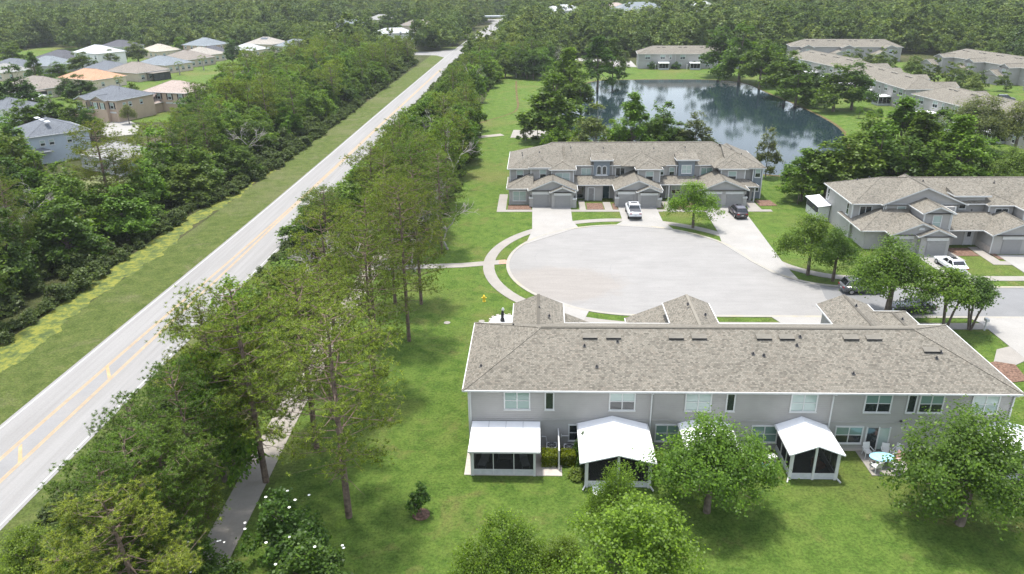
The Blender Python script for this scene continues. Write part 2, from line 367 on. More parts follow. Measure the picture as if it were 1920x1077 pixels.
# duckweed ditch
L = []; Rr = []
for i in range(240):
    y = 12+i*.6; k = max(0.0, min(1.0, (y-108)/30)); w = math.sin(y*.31)*.35+math.sin(y*.83+1)*.25
    L.append((-55.2+4.6*k-.4*w, y)); Rr.append((-51.5+.4*k+.45*math.sin(y*.22)+.25*math.sin(y*1.1)+.18*math.sin(y*2.7+1)+.35*(rnd.random()-.5), y))
mb = MB(); mb.v = [(x, y, .016) for x, y in L]+[(x, y, .016) for x, y in Rr]; n = len(L)
mb.f = [(i, n+i, n+i+1, i+1) for i in range(n-1)]
tag(mb.build('ditch_water', 'weed'), kind='structure')
# pond
POND = chaikin([(43, 135), (30, 139), (18, 150), (10, 168), (6.5, 180), (4, 187), (3, 197), (7, 215), (12, 235), (15.5, 261), (36, 262.5), (57, 261.5), (67, 254),
                (67.5, 231), (70, 207), (70.5, 181), (66, 162), (58, 145), (51.5, 131)], 3)
cx0, cy0 = 38, 195
MT['bank'] = ground_mat('pond_bank', (.055, .05, .02), (.10, .085, .035), (.17, .14, .05), (.13, .09, .05), .5)
sheet('pond_bank', [(x+(x-cx0)*.026, y+(y-cy0)*.017) for x, y in POND], .018, 'bank')
sheet('pond', POND, .034, 'water')
# cul-de-sac and street
CX, CY = 11.6, 90.3
def arc(r, a0, a1, n): return [(CX+r*math.cos(R(a0+(a1-a0)*i/n)), CY+r*math.sin(R(a0+(a1-a0)*i/n))) for i in range(n+1)]
edge = [(95, 82.6), (42, 82.6)]+chaikin([(38, 82.6), (34.5, 82.8), (31.2, 84.4), (28.8, 87.2), (27.2, 91.0)], 2, False)+arc(15.45, 6, 270, 66)+[(20, 74.75), (95, 74.6)]
sheet('street', [(31.1, 84.45), (32.6, 79.6), (33.2, 74.72), (95, 74.6), (95, 82.6), (42, 82.6), (34.5, 82.8)], .030, 'street')
sheet('cul_de_sac', [p for p in edge if p[0] < 34]+[(33.2, 74.72), (32.6, 79.6)], .034, 'bulb')
mb = MB(); ribbon(mb, arc(12.4, 150, 170, 8)+[(-.2, 90.2)], 0, .05, .040); ribbon(mb, chaikin([(9.2, 84.4), (8.7, 88), (9.5, 91), (12.0, 93.4)], 2, False), 0, .06, .040)
ribbon(mb, [(9.4, 85.4), (5, 87.2), (0, 88.5)], 0, .05, .040); tag(mb.build('paving_seams', 'patch'), kind='structure')
tag(ribbon(MB(), edge[::-1], 0, -.42, .075, .0).build('curb', 'curb'), kind='structure')
# walks
swp = [(95, 85.5), (45, 85.5)]+chaikin([(39, 85.5), (35.2, 86.0), (31.6, 88.8), (29.9, 91.9)], 2, False)+arc(18.1, 6, 270, 60)+[(20, 72.3), (95, 72.3)]
tag(ribbon(MB(), swp, -.72, .72, .062, 0).build('sidewalk', 'walk'), kind='structure')
tag(ribbon(MB(), [(-20.9, 88.6), (-10, 89.6), (-4.3, 90.9)], -.75, .75, .058, 0).build('sidewalk', 'walk'), kind='structure')
sheet('tactile_mat', [(-5.2, 90.1), (-4.1, 90.2), (-4.1, 91.5), (-5.2, 91.4)], .067, 'terracotta')
PATH = chaikin([(-20.9, 22), (-21.05, 36), (-21.7, 57), (-21.6, 74), (-21.4, 88), (-20.0, 110), (-21, 150), (-17, 168), (-8.5, 172)], 2, False)
tag(ribbon(MB(), PATH, -1.12, 1.12, .052, 0).build('path', 'path'), kind='structure')
tag(ribbon(MB(), chaikin([(-16, 185), (-9, 196), (-5.5, 205), (-7, 230), (-8, 262)], 2, False), -.3, .3, .02).build('dirt_trail', 'bank'), kind='structure')
slab('parking_pad', [(-6.6, 168.6), (2.5, 168.0), (2.5, 176.5), (-6.2, 177.4)], .05, 'walk')
# drives of the middle row
for k, p in enumerate([[(-1.15, 115.3), (4.95, 115.3), (4.95, 108), (5.7, 104.9), (-1.9, 97.6), (-1.05, 103.5)],
          [(12.45, 115.4), (18.4, 115.4), (18.4, 107.8), (19.4, 104.0), (11.0, 105.7), (12.45, 107.8)],
          [(25.7, 115.4), (31.8, 115.4), (31.1, 90.6), (31.3, 84.6), (28.8, 87.1), (27.2, 91.0), (25.0, 97.9), (25.5, 102.6)]]):
    slab('driveway', p, .066+.002*k, 'concrete')
slab('front_walk', [(-6.7, 112.6), (36.0, 112.6), (36.0, 113.7), (-5.3, 113.7), (-5.3, 122.5), (-6.7, 122.5)], .056, 'walk')
slab('entry_walk', [(6.3, 113.6), (7.3, 113.6), (7.3, 118.6), (6.3, 118.6)], .059, 'walk')
slab('entry_walk', [(10.3, 113.6), (11.5, 113.6), (11.4, 117.8), (10.2, 117.8)], .059, 'walk')
slab('entry_walk', [(19.7, 113.6), (21.0, 113.6), (20.9, 118.4), (19.6, 118.4)], .059, 'walk')
slab('entry_walk', [(32.6, 113.6), (34.6, 113.6), (34.4, 118.4), (32.9, 118.4)], .059, 'walk')
def bed(p, **k): return slab('mulch_bed', p, .075, 'mulch', 'structure', 0, **k)
bed([(-5.0, 113.8), (-1.3, 113.8), (-1.3, 116.2), (-5.0, 116.2)]); bed([(7.5, 113.8), (10.1, 113.8), (10.1, 117.2), (7.5, 117.2)])
bed([(21.2, 113.8), (25.4, 113.8), (25.4, 117.2), (21.2, 117.2)]); bed([(34.8, 115.6), (37.6, 115.8), (37.2, 118.8), (34.8, 118.8)])
bed([(11.6, 113.8), (12.3, 113.8), (12.3, 117.0), (11.6, 117.0)]); bed([(18.7, 114.6), (19.5, 114.6), (19.5, 117.0), (18.7, 117.0)])
# drives of the near row (front side, beyond its roof)
slab('driveway', [(-1.6, 64.5), (4.7, 64.5), (4.7, 73.0), (5.5, 75.7), (2.5, 78.2), (-.2, 80.0), (-1.6, 77)], .068, 'concrete')
slab('driveway', [(11.2, 64.5), (17.2, 64.5), (17.2, 73), (18.4, 74.8), (10.2, 74.9), (11.2, 73)], .070, 'concrete')
slab('driveway', [(25.6, 64.5), (31.6, 64.5), (31.6, 73), (32.5, 74.75), (24.9, 74.75), (25.6, 73)], .072, 'concrete')
slab('driveway', [(46.5, 60), (54.0, 60), (54.0, 73), (55, 74.7), (45.8, 74.7), (46.5, 73)], .070, 'concrete')
slab('entry_walk', [(44.9, 67.1), (46.6, 67.8), (46.6, 65.0), (44.4, 63.6), (43.0, 64.2)], .060, 'walk')
bed([(41.8, 60.5), (44.4, 61.0), (44.9, 64.0), (43.4, 64.6), (41.2, 63.8)])
# drives of the right-hand row
slab('driveway', [(48.9, 93.6), (52.9, 93.6), (52.6, 86.3), (53.0, 82.7), (48.6, 82.7), (49.4, 86.2)], .068, 'concrete')
slab('driveway', [(45.6, 93.6), (48.0, 93.6), (48.0, 86.3), (48.2, 82.7), (45.0, 82.7), (45.8, 86.2)], .070, 'concrete')
slab('driveway', [(59.4, 93.6), (66, 93.6), (66, 82.7), (59.2, 82.7)], .072, 'concrete')
slab('entry_walk', [(57.2, 96.6), (58.5, 96.6), (58.6, 91.3), (59.6, 91.2), (59.6, 90.0), (57.1, 90.1)], .060, 'walk')
slab('entry_walk', [(53.2, 92.0), (54.4, 91.4), (53.9, 95.5), (53.1, 95.5)], .060, 'walk')
bed([(54.2, 93.2), (57.0, 93.2), (57.0, 96.2), (53.9, 96.2)]); bed([(58.8, 92.0), (59.4, 92.0), (59.4, 96.5), (58.7, 96.5)])
# far driveways and the streets of the two neighbourhoods
slab('driveway', [(28, 300), (37, 297), (37, 318), (16, 330), (16, 320), (26, 314)], .06, 'concrete')
slab('far_street', [at(182, 224), at(232, 222), at(262, 236), at(256, 252), at(200, 258), at(170, 240)], .06, 'concrete')
slab('far_street', [(-135, 205), (-118, 190), (-115, 194), (-131, 210)], .05, 'concrete')
slab('far_street', [(104, 150), (111, 150), (106, 300), (99, 300)], .05, 'street')
slab('far_street', [(-8, 296), (16, 322), (14, 330), (-12, 305)], .05, 'concrete')

# ------------------------------------------------------------------ house building kit
class House:
    def __init__(s, name, label, cat, loc, group=None, rz=0):
        s.ox, s.oy = loc; s.root = empty(name, (loc[0], loc[1], 0), rz, label, cat, group)
    def L(s, x, y): return x-s.ox, y-s.oy
    def wall(s, x0, x1, y0, y1, z0, z1, m='stucco', name='wall'):
        a, b = s.L(x0, y0); c, d = s.L(x1, y1); return MB().box(a, c, b, d, z0, z1).build(name, m, s.root)
    def part(s, name, m, mb, smooth=False, parent=None):
        mb.v = [(x-s.ox, y-s.oy, z) for x, y, z in mb.v]; return mb.build(name, m, parent or s.root, smooth=smooth)
    def roof(s, x0, x1, y0, y1, ze, axis='x', e0='hip', e1='hip', slope=5/12, m='shingle', fascia=True, caps=True, wall_m=None, fz=.13, wall_in=.4, skip=()):
        """roof over the eave rectangle; e0 and e1 are its two ends along the ridge axis"""
        if axis == 'y': x0, x1, y0, y1 = y0, y1, x0, x1
        h = (y1-y0)/2; zr = ze+h*slope; ym = (y0+y1)/2
        r0 = x0+(h if e0 == 'hip' else 0); r1 = x1-(h if e1 == 'hip' else 0)
        P = [(x0, y0, ze), (x1, y0, ze), (x1, y1, ze), (x0, y1, ze), (r0, ym, zr), (r1, ym, zr)]
        lo = [(x, y, z-.06) for x, y, z in P[:4]]
        sw = (lambda p: (p[1], p[0], p[2])) if axis == 'y' else (lambda p: p)
        mb = MB(); V = P+lo; F = [(0, 1, 5, 4), (2, 3, 4, 5)]
        if e0 == 'hip': F.append((3, 0, 4))
        if e1 == 'hip': F.append((1, 2, 5))
        lo2 = 6; F += [(lo2+3, lo2+2, lo2+1, lo2), (0, lo2, lo2+1, 1), (2, lo2+2, lo2+3, 3)]
        F += [(1, lo2+1, lo2+2, 2)] if e1 == 'hip' else []
        F += [(3, lo2+3, lo2, 0)] if e0 == 'hip' else []
        if e0 == 'none': F.append((3, 4, 0, lo2, lo2+3)[::-1])
        if e1 == 'none': F.append((1, 5, 2, lo2+2, lo2+1)[::-1])
        if axis == 'y': F = [f[::-1] for f in F]
        o = s.part('roof', m, mb.add([sw(p) for p in V], F))
        if caps:
            c = MB(); up = .0
            if r1 > r0+.2: c.bar(sw((r0, ym, zr+up)), sw((r1, ym, zr+up)), .26, .03)
            hips = ([(0, 4), (3, 4)] if e0 == 'hip' else [])+([(1, 5), (2, 5)] if e1 == 'hip' else [])
            for a, b in hips:
                pa, pb = Vector(sw(P[a])), Vector(sw(P[b])); pa.z += up; pb.z += up; c.bar(pa, pb, .24, .03)
            if c.v: s.part('ridge_cap', m, c)
        if fascia:
            f = MB(); t = .07
            def strip(a, b): f.bar(Vector(sw(a))-Vector((0, 0, fz/2-.015)), Vector(sw(b))-Vector((0, 0, fz/2-.015)), t, fz)
            if 'a' not in skip: strip(P[0], P[1])
            if 'b' not in skip: strip(P[3], P[2])
            for e, (i, j, k) in ((e0, (0, 3, 4)), (e1, (1, 2, 5))):
                key = 'c' if k == 4 else 'd'
                if key in skip: continue
                if e == 'hip': strip(P[i], P[j])
                elif e == 'gable':
                    g_ = Vector(sw((.05 if k == 4 else -.05, 0, 0))); a, b, c_ = Vector(sw(P[i]))+g_, Vector(sw(P[j]))+g_, Vector(sw(P[k]))+g_
                    for q in (a, b): f.bar(q-Vector((0, 0, .10)), c_-Vector((0, 0, .10)), .08, .17)
            s.part('fascia', 'white', f)
        if wall_m:
            for e, xx, sg in ((e0, x0, 1), (e1, x1, -1)):
                if e != 'gable': continue
                a = xx+sg*wall_in; g = MB(); ins = .38
                zt = zr-ins*slope*0-.10
                pts = [(y0+ins, ze-.12), (y1-ins, ze-.12), (y1-ins, ze+ins*slope-.1), (ym, zt), (y0+ins, ze+ins*slope-.1)]
                v = [sw((a, y, z)) for y, z in pts]+[sw((a+sg*.25, y, z)) for y, z in pts]; n = len(pts)
                g.add(v, [tuple(range(n)), tuple(range(n, 2*n))[::-1]]+[(i, i+n, (i+1) % n+n, (i+1) % n) for i in range(n)])
                s.part('gable_wall', wall_m, g)
        return zr
    def window(s, x, y, z, w, h, rz=0, cols=2, rows=2, g=('g_blind', 'g_dark'), trim=.10, name='window', arch=False):
        lx, ly = s.L(x, y); return window(s.root, lx, ly, z, w, h, rz, cols, rows, g, trim, name)
    def pipe(s, pts, r=.05, name='downspout', m='white'):
        mb = MB()
        for a, b in zip(pts, pts[1:]): mb.bar(a, b, r*2)
        return s.part(name, m, mb)
WCACHE = {}
def window(root, x, y, z, w, h, rz, cols, rows, g, trim, name):
    """window facing local -Y; its frame is the part, its panes and sill are sub-parts"""
    key = (round(w, 2), round(h, 2), cols, rows, trim)
    if key not in WCACHE:
        f = MB(); t = trim; d = .075; a = w/2
        f.box(-a-t, -a, -d, .02, -t, h+t); f.box(a, a+t, -d, .02, -t, h+t); f.box(-a, a, -d, .02, h, h+t); f.box(-a, a, -d, .02, -t, 0)
        for i in range(1, cols): xx = -a+w*i/cols; f.box(xx-.035, xx+.035, -.06, .0, 0, h)
        for j in range(1, rows):
            zz = h*j/rows
            for i in range(cols): f.box(-a+w*i/cols+(.035 if i else 0), -a+w*(i+1)/cols-(.035 if i < cols-1 else 0), -.055, .0, zz-.025, zz+.025)
        pw, ph = w/cols, h/rows; p = MB().box(-pw/2, pw/2, -.028, -.015, -ph/2, ph/2)
        sl_ = MB().box(-a-t-.03, a+t+.03, -d-.05, -d+.003, -t-.04, -t+.03)
        WCACHE[key] = (f.mesh('window_frame', 'white'), {k: p.mesh('pane_'+k, k) for k in ('g_dark', 'g_blind', 'g_green')}, sl_.mesh('sill', 'white'), pw, ph)
    fm, pm, sm, pw, ph = WCACHE[key]
    o = obj(name, fm, root, (x, y, z), rz)
    for j in range(rows):
        for i in range(cols):
            m = g[(j if rows > 1 else 0) % len(g)] if isinstance(g, tuple) else g
            obj('pane', pm[m], o, (-w/2+pw*(i+.5), 0, ph*(rows-1-j+.5)))
    obj('sill', sm, o)
    return o
VENT = {}; MT['vent'] = flat('shingle_coloured_vent', (.140, .128, .105), .8)
def roof_vent(h, x, y, z, slope, sgn=-1):
    """low slotted off-ridge vent lying on a slope that falls towards sgn*Y"""
    if 'v' not in VENT:
        VENT['v'] = MB().add([(-.6, -.28, .0), (.6, -.28, .0), (.6, .3, .0), (-.6, .3, .0), (-.6, -.28, .1), (.6, -.28, .1)], [(0, 3, 2, 1), (0, 1, 5, 4), (4, 5, 2, 3), (0, 4, 3), (1, 2, 5)]).mesh('vent_hood', 'vent')
        VENT['s'] = MB().box(-.60, .60, -.31, -.281, .0, .13).mesh('vent_slot', 'dark')
    o = obj('roof_vent', VENT['v'], h.root, (x-h.ox, y-h.oy, z+.02)); o.rotation_euler = (math.atan(slope)*(-sgn), 0, 0 if sgn < 0 else math.pi)
    if sgn > 0: o.rotation_euler = (math.atan(slope), 0, math.pi)
    obj('vent_slot', VENT['s'], o); return o
def pipe_vent(h, x, y, z):
    if 'p' not in VENT: VENT['p'] = MB().cyl(0, 0, -.1, .22, .06, 8).add([(-.13, -.13, .01), (.13, -.13, .01), (.13, .13, .08), (-.13, .13, .08)], [(0, 1, 2, 3)]).mesh('pipe_vent', 'dark')
    return obj('pipe_vent', VENT['p'], h.root, (x-h.ox, y-h.oy, z))
def garage_door(h, x, y, w=2.45, z=2.05, rz=0, m='garage'):
    """sectional door facing -Y with a pale header, four recessed panels"""
    o = h.part('garage_door', m, MB().box(x-w/2, x+w/2, y-.03, y+.02, 0, z)); o2 = None
    for k in range(4):
        a = .05+k*(z-.05)/4; h.part('door_panel', m, MB().box(x-w/2+.03, x+w/2-.03, y-.05, y-.031, a+.02, a+(z-.05)/4-.03), parent=o)
    h.part('door_header', 'white', MB().box(x-w/2-.15, x+w/2+.15, y-.10, y+.02, z, z+.40))
    return o
def door(h, x, y, w=.95, z=2.1, m='g_dark', trim='white', name='front_door'):
    o = h.part(name, m, MB().box(x-w/2, x+w/2, y-.03, y+.02, .05, z))
    h.part('door_frame', trim, MB().box(x-w/2-.12, x-w/2, y-.07, y+.02, 0, z+.12).box(x+w/2, x+w/2+.12, y-.07, y+.02, 0, z+.12).box(x-w/2, x+w/2, y-.07, y+.02, z, z+.12), parent=o)
    h.part('handle', 'grey_metal', MB().box(x+w/2-.14, x+w/2-.1, y-.09, y-.03, .95, 1.1), parent=o); return o
MT['door_teal'] = flat('dark_teal_door', (.02, .05, .06), .4); MT['door_grey'] = flat('grey_door', (.22, .215, .21), .5); MT['door_light'] = flat('pale_door', (.5, .5, .5), .5)

def lanai(h, x0, x1, y0, y1, zs, kind='lean', zr=3.0, furniture=False, ox=(.2, .2), louver=0, back=.0):
    """screened rear porch projecting towards -Y: y0 front, y1 house wall; frame is the part, roof, screens, knee walls are sub-parts"""
    f = MB(); t = .09; a, b = x0+ox[0], x1-ox[1]; yf = y0+.35
    n = 3 if kind == 'lean' else 2
    for i in range(n+1):
        xx = a+(b-a)*i/n; zt = zs-.05 if kind == 'lean' else zs-.05+(zr-zs)*(1-abs(i-n/2)/(n/2))-.02
        w = .17 if i in (0, n) or kind != 'lean' else .06
        f.box(xx-w/2, xx+w/2, yf-w/2, yf+w/2, 0, zt)
    f.box(a, b, yf-.04, yf+.04, .50, .56)
    if kind == 'lean': f.box(a, b, yf-.05, yf+.05, zs-.22, zs-.06)
    else: f.bar((a, yf, zs-.1), ((a+b)/2, yf, zr-.12), .1, .12).bar((b, yf, zs-.1), ((a+b)/2, yf, zr-.12), .1, .12)
    for xx in (a, b):
        f.box(xx-.04, xx+.04, yf+.1, y1, zs-.2, zs-.08); f.box(xx-.04, xx+.04, yf+.1, y1, .50, .56)
        for k in (1, 2): yy = yf+(y1-yf)*k/3; f.box(xx-.04, xx+.04, yy-.04, yy+.04, .56, zs-.2)
    o = h.part('porch_frame', 'white', f)
    P = lambda nm, m, mb: h.part(nm, m, mb, parent=o)
    P('knee_wall', 'knee', MB().box(a+.02, b-.02, yf-.025, yf+.025, .04, .50)); 
    for xx in (a, b): P('knee_wall', 'knee', MB().box(xx-.025, xx+.025, yf+.1, y1, .04, .50))
    for i in range(n):
        xa, xb = a+(b-a)*i/n+.05, a+(b-a)*(i+1)/n-.05
        if kind == 'lean': q = [(xa, yf, .56), (xb, yf, .56), (xb, yf, zs-.22), (xa, yf, zs-.22)]
        else:
            zz = lambda x: zs-.12+(zr-zs)*(1-abs(x-(a+b)/2)/((b-a)/2))
            q = [(xa, yf, .56), (xb, yf, .56), (xb, yf, zz(xb)), (xa, yf, zz(xa))]
        P('screen_panel', 'screen', MB().add(q, [(0, 1, 2, 3)]))
    for xx in (a, b): P('screen_panel', 'screen', MB().add([(xx, yf, .56), (xx, y1, .56), (xx, y1, zs-.2), (xx, yf, zs-.2)], [(0, 1, 2, 3)]))
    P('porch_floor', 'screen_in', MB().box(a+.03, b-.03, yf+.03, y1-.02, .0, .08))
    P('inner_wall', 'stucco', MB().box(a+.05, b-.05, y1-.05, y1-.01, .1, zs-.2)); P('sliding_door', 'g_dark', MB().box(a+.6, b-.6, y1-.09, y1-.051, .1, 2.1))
    r = MB(); th = .09
    if kind == 'lean':
        zb = zs+back
        r.add([(x0, y0, zs), (x1, y0, zs), (x1, y1, zb), (x0, y1, zb), (x0, y0, zs-th), (x1, y0, zs-th), (x1, y1, zb-th), (x0, y1, zb-th)],
              [(0, 1, 2, 3), (7, 6, 5, 4), (0, 4, 5, 1), (1, 5, 6, 2), (3, 7, 4, 0), (2, 6, 7, 3)])
    else:
        xm = (x0+x1)/2
        r.add([(x0, y0, zs), (xm, y0, zr), (x1, y0, zs), (x0, y1, zs), (xm, y1, zr), (x1, y1, zs), (x0, y0, zs-th), (xm, y0, zr-th), (x1, y0, zs-th), (x0, y1, zs-th), (xm, y1, zr-th), (x1, y1, zs-th)],
              [(0, 1, 4, 3), (1, 2, 5, 4), (6, 9, 10, 7), (7, 10, 11, 8), (0, 6, 7, 1), (1, 7, 8, 2), (0, 3, 9, 6), (2, 8, 11, 5)])
    P('porch_roof', 'white_metal', r)
    for k in range(1, 4):
        yy = y0+(y1-y0)*k/4; zz_ = lambda q: zs+(back*(q-y0)/(y1-y0) if kind == 'lean' else 0)
        if kind == 'lean': xx = x0+(x1-x0)*k/4; P('roof_seam', 'knee', MB().bar((xx, y0+.02, zs+.004), (xx, y1-.02, zs+back+.004), .035, .03))
        else:
            for a_, b_, c_, d_ in ((x0, zs, (x0+x1)/2, zr), ((x0+x1)/2, zr, x1, zs)): P('roof_seam', 'knee', MB().bar((a_, yy, b_+.004), (c_, yy, d_+.004), .035, .03))
    g = MB()
    if kind == 'lean': g.box(x0-.02, x1+.02, y0-.13, y0-.005, zs-.12, zs+.02)
    else:
        for xx in (x0-.06, x1+.06): P('gutter', 'white', MB().box(xx-.055, xx+.055, y0, y1, zs-.12, zs-.01))
    if kind == 'lean': P('gutter', 'white', g)
    if kind == 'lean': P('downspout', 'white', MB().bar((x0+.12, y0+.0, zs-.14), (x0+.16, yf-.12, zs-.5), .08).bar((x0+.16, yf-.12, zs-.5), (x0+.16, yf-.12, .05), .08))
    else:
        for xx, sg in ((a, -1), (b, 1)): P('downspout', 'white', MB().bar((xx+sg*.12, yf, zs-.12), (xx+sg*.12, yf-.05, .15), .08).bar((xx+sg*.12, yf-.05, .15), (xx+sg*.3, yf-.45, .05), .09))
    return o
MT['knee'] = flat('pale_aluminium_panel', (.44, .45, .46), .5)
MT['terr'] = flat('warm_stucco', (.40, .36, .32), .9)

# ------------------------------------------------------------------ the near townhouse row, seen from behind
SL = 5/12
def near_row(label):
    h = House('townhouse_row', label, 'townhouses', (15, 55.4))
    h.wall(-5.43, 35.68, 49.98, 61.0, 0, 2.62, 'stucco', 'wall')
    h.wall(-5.45, 35.70, 49.95, 61.02, 2.62, 5.33, 'siding', 'upper_wall')
    h.part('band_board', 'siding', MB().box(-5.48, 35.73, 49.91, 49.948, 2.55, 2.68))
    h.part('footing', 'terr', MB().box(-5.46, 35.71, 49.93, 61, 0, .18))
    # main roof: one hip at the left end, the last unit to the right is lower and shallower
    h.roof(-5.85, 36.1, 49.5, 61.45, 5.44, m='shingle')
    h.part('corner_board', 'white', MB().box(-5.49, -5.35, 49.9, 50.02, 0, 5.3)); h.part('corner_board', 'white', MB().box(35.6, 35.74, 49.9, 50.02, 0, 5.3))
    up = [(-1.69, 1.9, ('g_green', 'g_green')), (.81, .56, None), (6.39, 1.88, ('g_blind', 'g_dark')), (12.18, 1.88, ('g_blind', 'g_blind')), (14.63, .52, None), (20.15, 1.88, ('g_blind', 'g_blind')),
          (25.7, 1.9, ('g_green', 'g_dark')), (28.2, .55, None), (29.65, 1.7, ('g_green', 'g_dark')), (33.65, 1.9, ('g_blind', 'g_green'))]
    for x, w, g in up:
        if g: h.window(x, 49.95, 3.62, w-.05, 1.42, g=g)
        else: h.window(x, 49.95, 3.62, w-.02, 1.42, cols=1, rows=1, g=('g_dark',))
    for x, w, g in ((23.95, 1.95, ('g_green', 'g_dark')), (17.5, 1.85, ('g_green', 'g_green')), (10.0, 1.7, ('g_green', 'g_green'))):
        h.window(x, 49.98, .78, w, 1.38, g=g)
    h.window(2.75, 49.98, .75, .7, 1.35, cols=1, g=('g_dark', 'g_dark'))
    d = h.part('sliding_door', 'g_dark', MB().box(25.35, 26.15, 49.93, 49.97, .05, 2.1)); h.part('door_frame', 'white', MB().box(25.23, 25.35, 49.9, 49.975, 0, 2.2).box(26.15, 26.26, 49.9, 49.975, 0, 2.2).box(27.0, 27.1, 49.9, 49.975, 0, 2.2), parent=d)
    h.part('door_leaf', 'g_blind', MB().box(26.26, 27.0, 49.93, 49.97, .05, 2.1), parent=d)
    for x in (8.62, 22.28, 35.62, -5.3):
        h.pipe([(x+.05, 49.52, 5.28), (x, 49.86, 5.05), (x, 49.86, .2)])
    for x in (4.1, 6.0, 11.0, 12.85, 18.0, 19.8, 24.85, 26.65, 30.7):
        y = 54.55 if x < 30 else 53.4
        roof_vent(h, x, y, 5.44+(y-49.5)*SL+.03, SL)
    for u, v in ((1096, 650), (1158, 642), (1119, 689), (1412, 665), (1432, 668), (1500, 633), (1600, 702), (1764, 662), (1756, 673), (1494, 649)):
        lo, hi = 5.4, 8.2
        for _ in range(20):
            z = (lo+hi)/2; x, y = at(u, v, z); zr_ = 5.44+(y-49.5)*SL
            if zr_ > z: lo = z
            else: hi = z
        pipe_vent(h, x, y, z)
    pipe_vent(h, -4.6, 52.3, 5.44+1.25*SL); pipe_vent(h, -2.2, 57.8, 6.9)
    # front wings, of which only the roofs rise beyond the ridge
    h.wall(-2.1, 1.95, 60.5, 65.3, 0, 5.35, 'siding', 'wing_wall'); h.roof(-2.45, 2.3, 57, 65.7, 5.44, 'y', 'none', 'gable', wall_m='siding', skip=('c',))
    h.wall(12.1, 15.8, 60.5, 65.4, 0, 5.35, 'siding', 'wing_wall'); h.roof(11.75, 16.15, 57, 65.9, 5.44, 'y', 'none', 'gable', wall_m='siding', skip=('c',))
    h.wall(8.9, 16.9, 61, 67.5, 0, 2.7, 'stucco', 'wing_wall'); h.roof(8.5, 17.3, 60.8, 68.0, 2.85, 'y', 'none', 'gable', wall_m='stucco', skip=('c',))
    h.wall(-2.0, 5.4, 61, 65.9, 0, 2.7, 'stucco', 'wing_wall'); h.roof(-2.3, 5.8, 60.8, 66.2, 2.85, 'y', 'none', 'gable', wall_m='stucco', skip=('c',))
    h.wall(26.7, 30.6, 60.5, 65.3, 0, 5.35, 'siding', 'wing_wall'); h.roof(26.2, 31.0, 57, 65.8, 5.44, 'y', 'none', 'gable', wall_m='siding', skip=('c',))
    h.wall(30.4, 33.4, 60.5, 64.0, 0, 5.35, 'siding', 'wing_wall'); h.roof(29.2, 34.0, 56.0, 64.6, 5.30, 'y', 'none', 'hip', skip=('c',))
    h.wall(33, 36.3, 60, 64.5, 0, 2.6, 'stucco', 'wing_wall'); h.roof(31.0, 36.9, 58.5, 65.0, 2.75, 'y', 'none', 'hip', skip=('c',))
    for x, y, z in ((.0, 62.6, 6.35), (.9, 61.2, 6.2), (13.6, 63.2, 6.5), (14.9, 61.6, 6.2), (28.7, 63.0, 6.5), (31.8, 60.6, 6.3), (33.9, 59.2, 6.0)): pipe_vent(h, x, y, z)
    # rear porches
    h.part('porch_slab', 'terr', MB().box(-5.6, .35, 46.3, 49.9, 0, .07).box(.35, 1.75, 46.3, 47.6, 0, .065))
    lanai(h, -5.2, .1, 46.0, 49.9, 2.42, 'lean', back=.05, ox=(.28, .42))
    lanai(h, 3.05, 8.35, 44.75, 49.9, 2.35, 'gable', 3.05, ox=(.45, .35))
    lanai(h, 10.85, 14.7, 46.3, 49.9, 2.45, 'gable', 3.0)
    lanai(h, 18.25, 22.05, 45.95, 49.9, 2.4, 'gable', 3.15, ox=(.28, .25))
    lanai(h, 33.4, 37.2, 46.2, 49.9, 2.35, 'gable', 2.95)
    h.part('porch_step', 'white_metal', MB().box(3.9, 4.9, 43.95, 45.0, 0, .16))
    h.part('privacy_fence', 'white', MB().box(1.47, 1.57, 46.95, 49.9, 0, 1.85))
    h.part('meter_pipe', 'white', MB().bar((.2, 49.85, 1.1), (.55, 49.85, 1.1), .07).bar((.55, 49.85, 1.1), (.68, 49.85, .4), .07).bar((1.75, 49.85, 1.2), (2.35, 49.85, 1.2), .07).bar((1.75, 49.85, 1.05), (1.75, 49.85, 1.35), .09))
    h.part('floodlight', 'dark', MB().box(27.6, 27.75, 49.8, 49.93, 2.75, 2.85))
    return h
near = near_row('large grey townhouse row with white porch roofs seen from behind in front of the cul-de-sac')

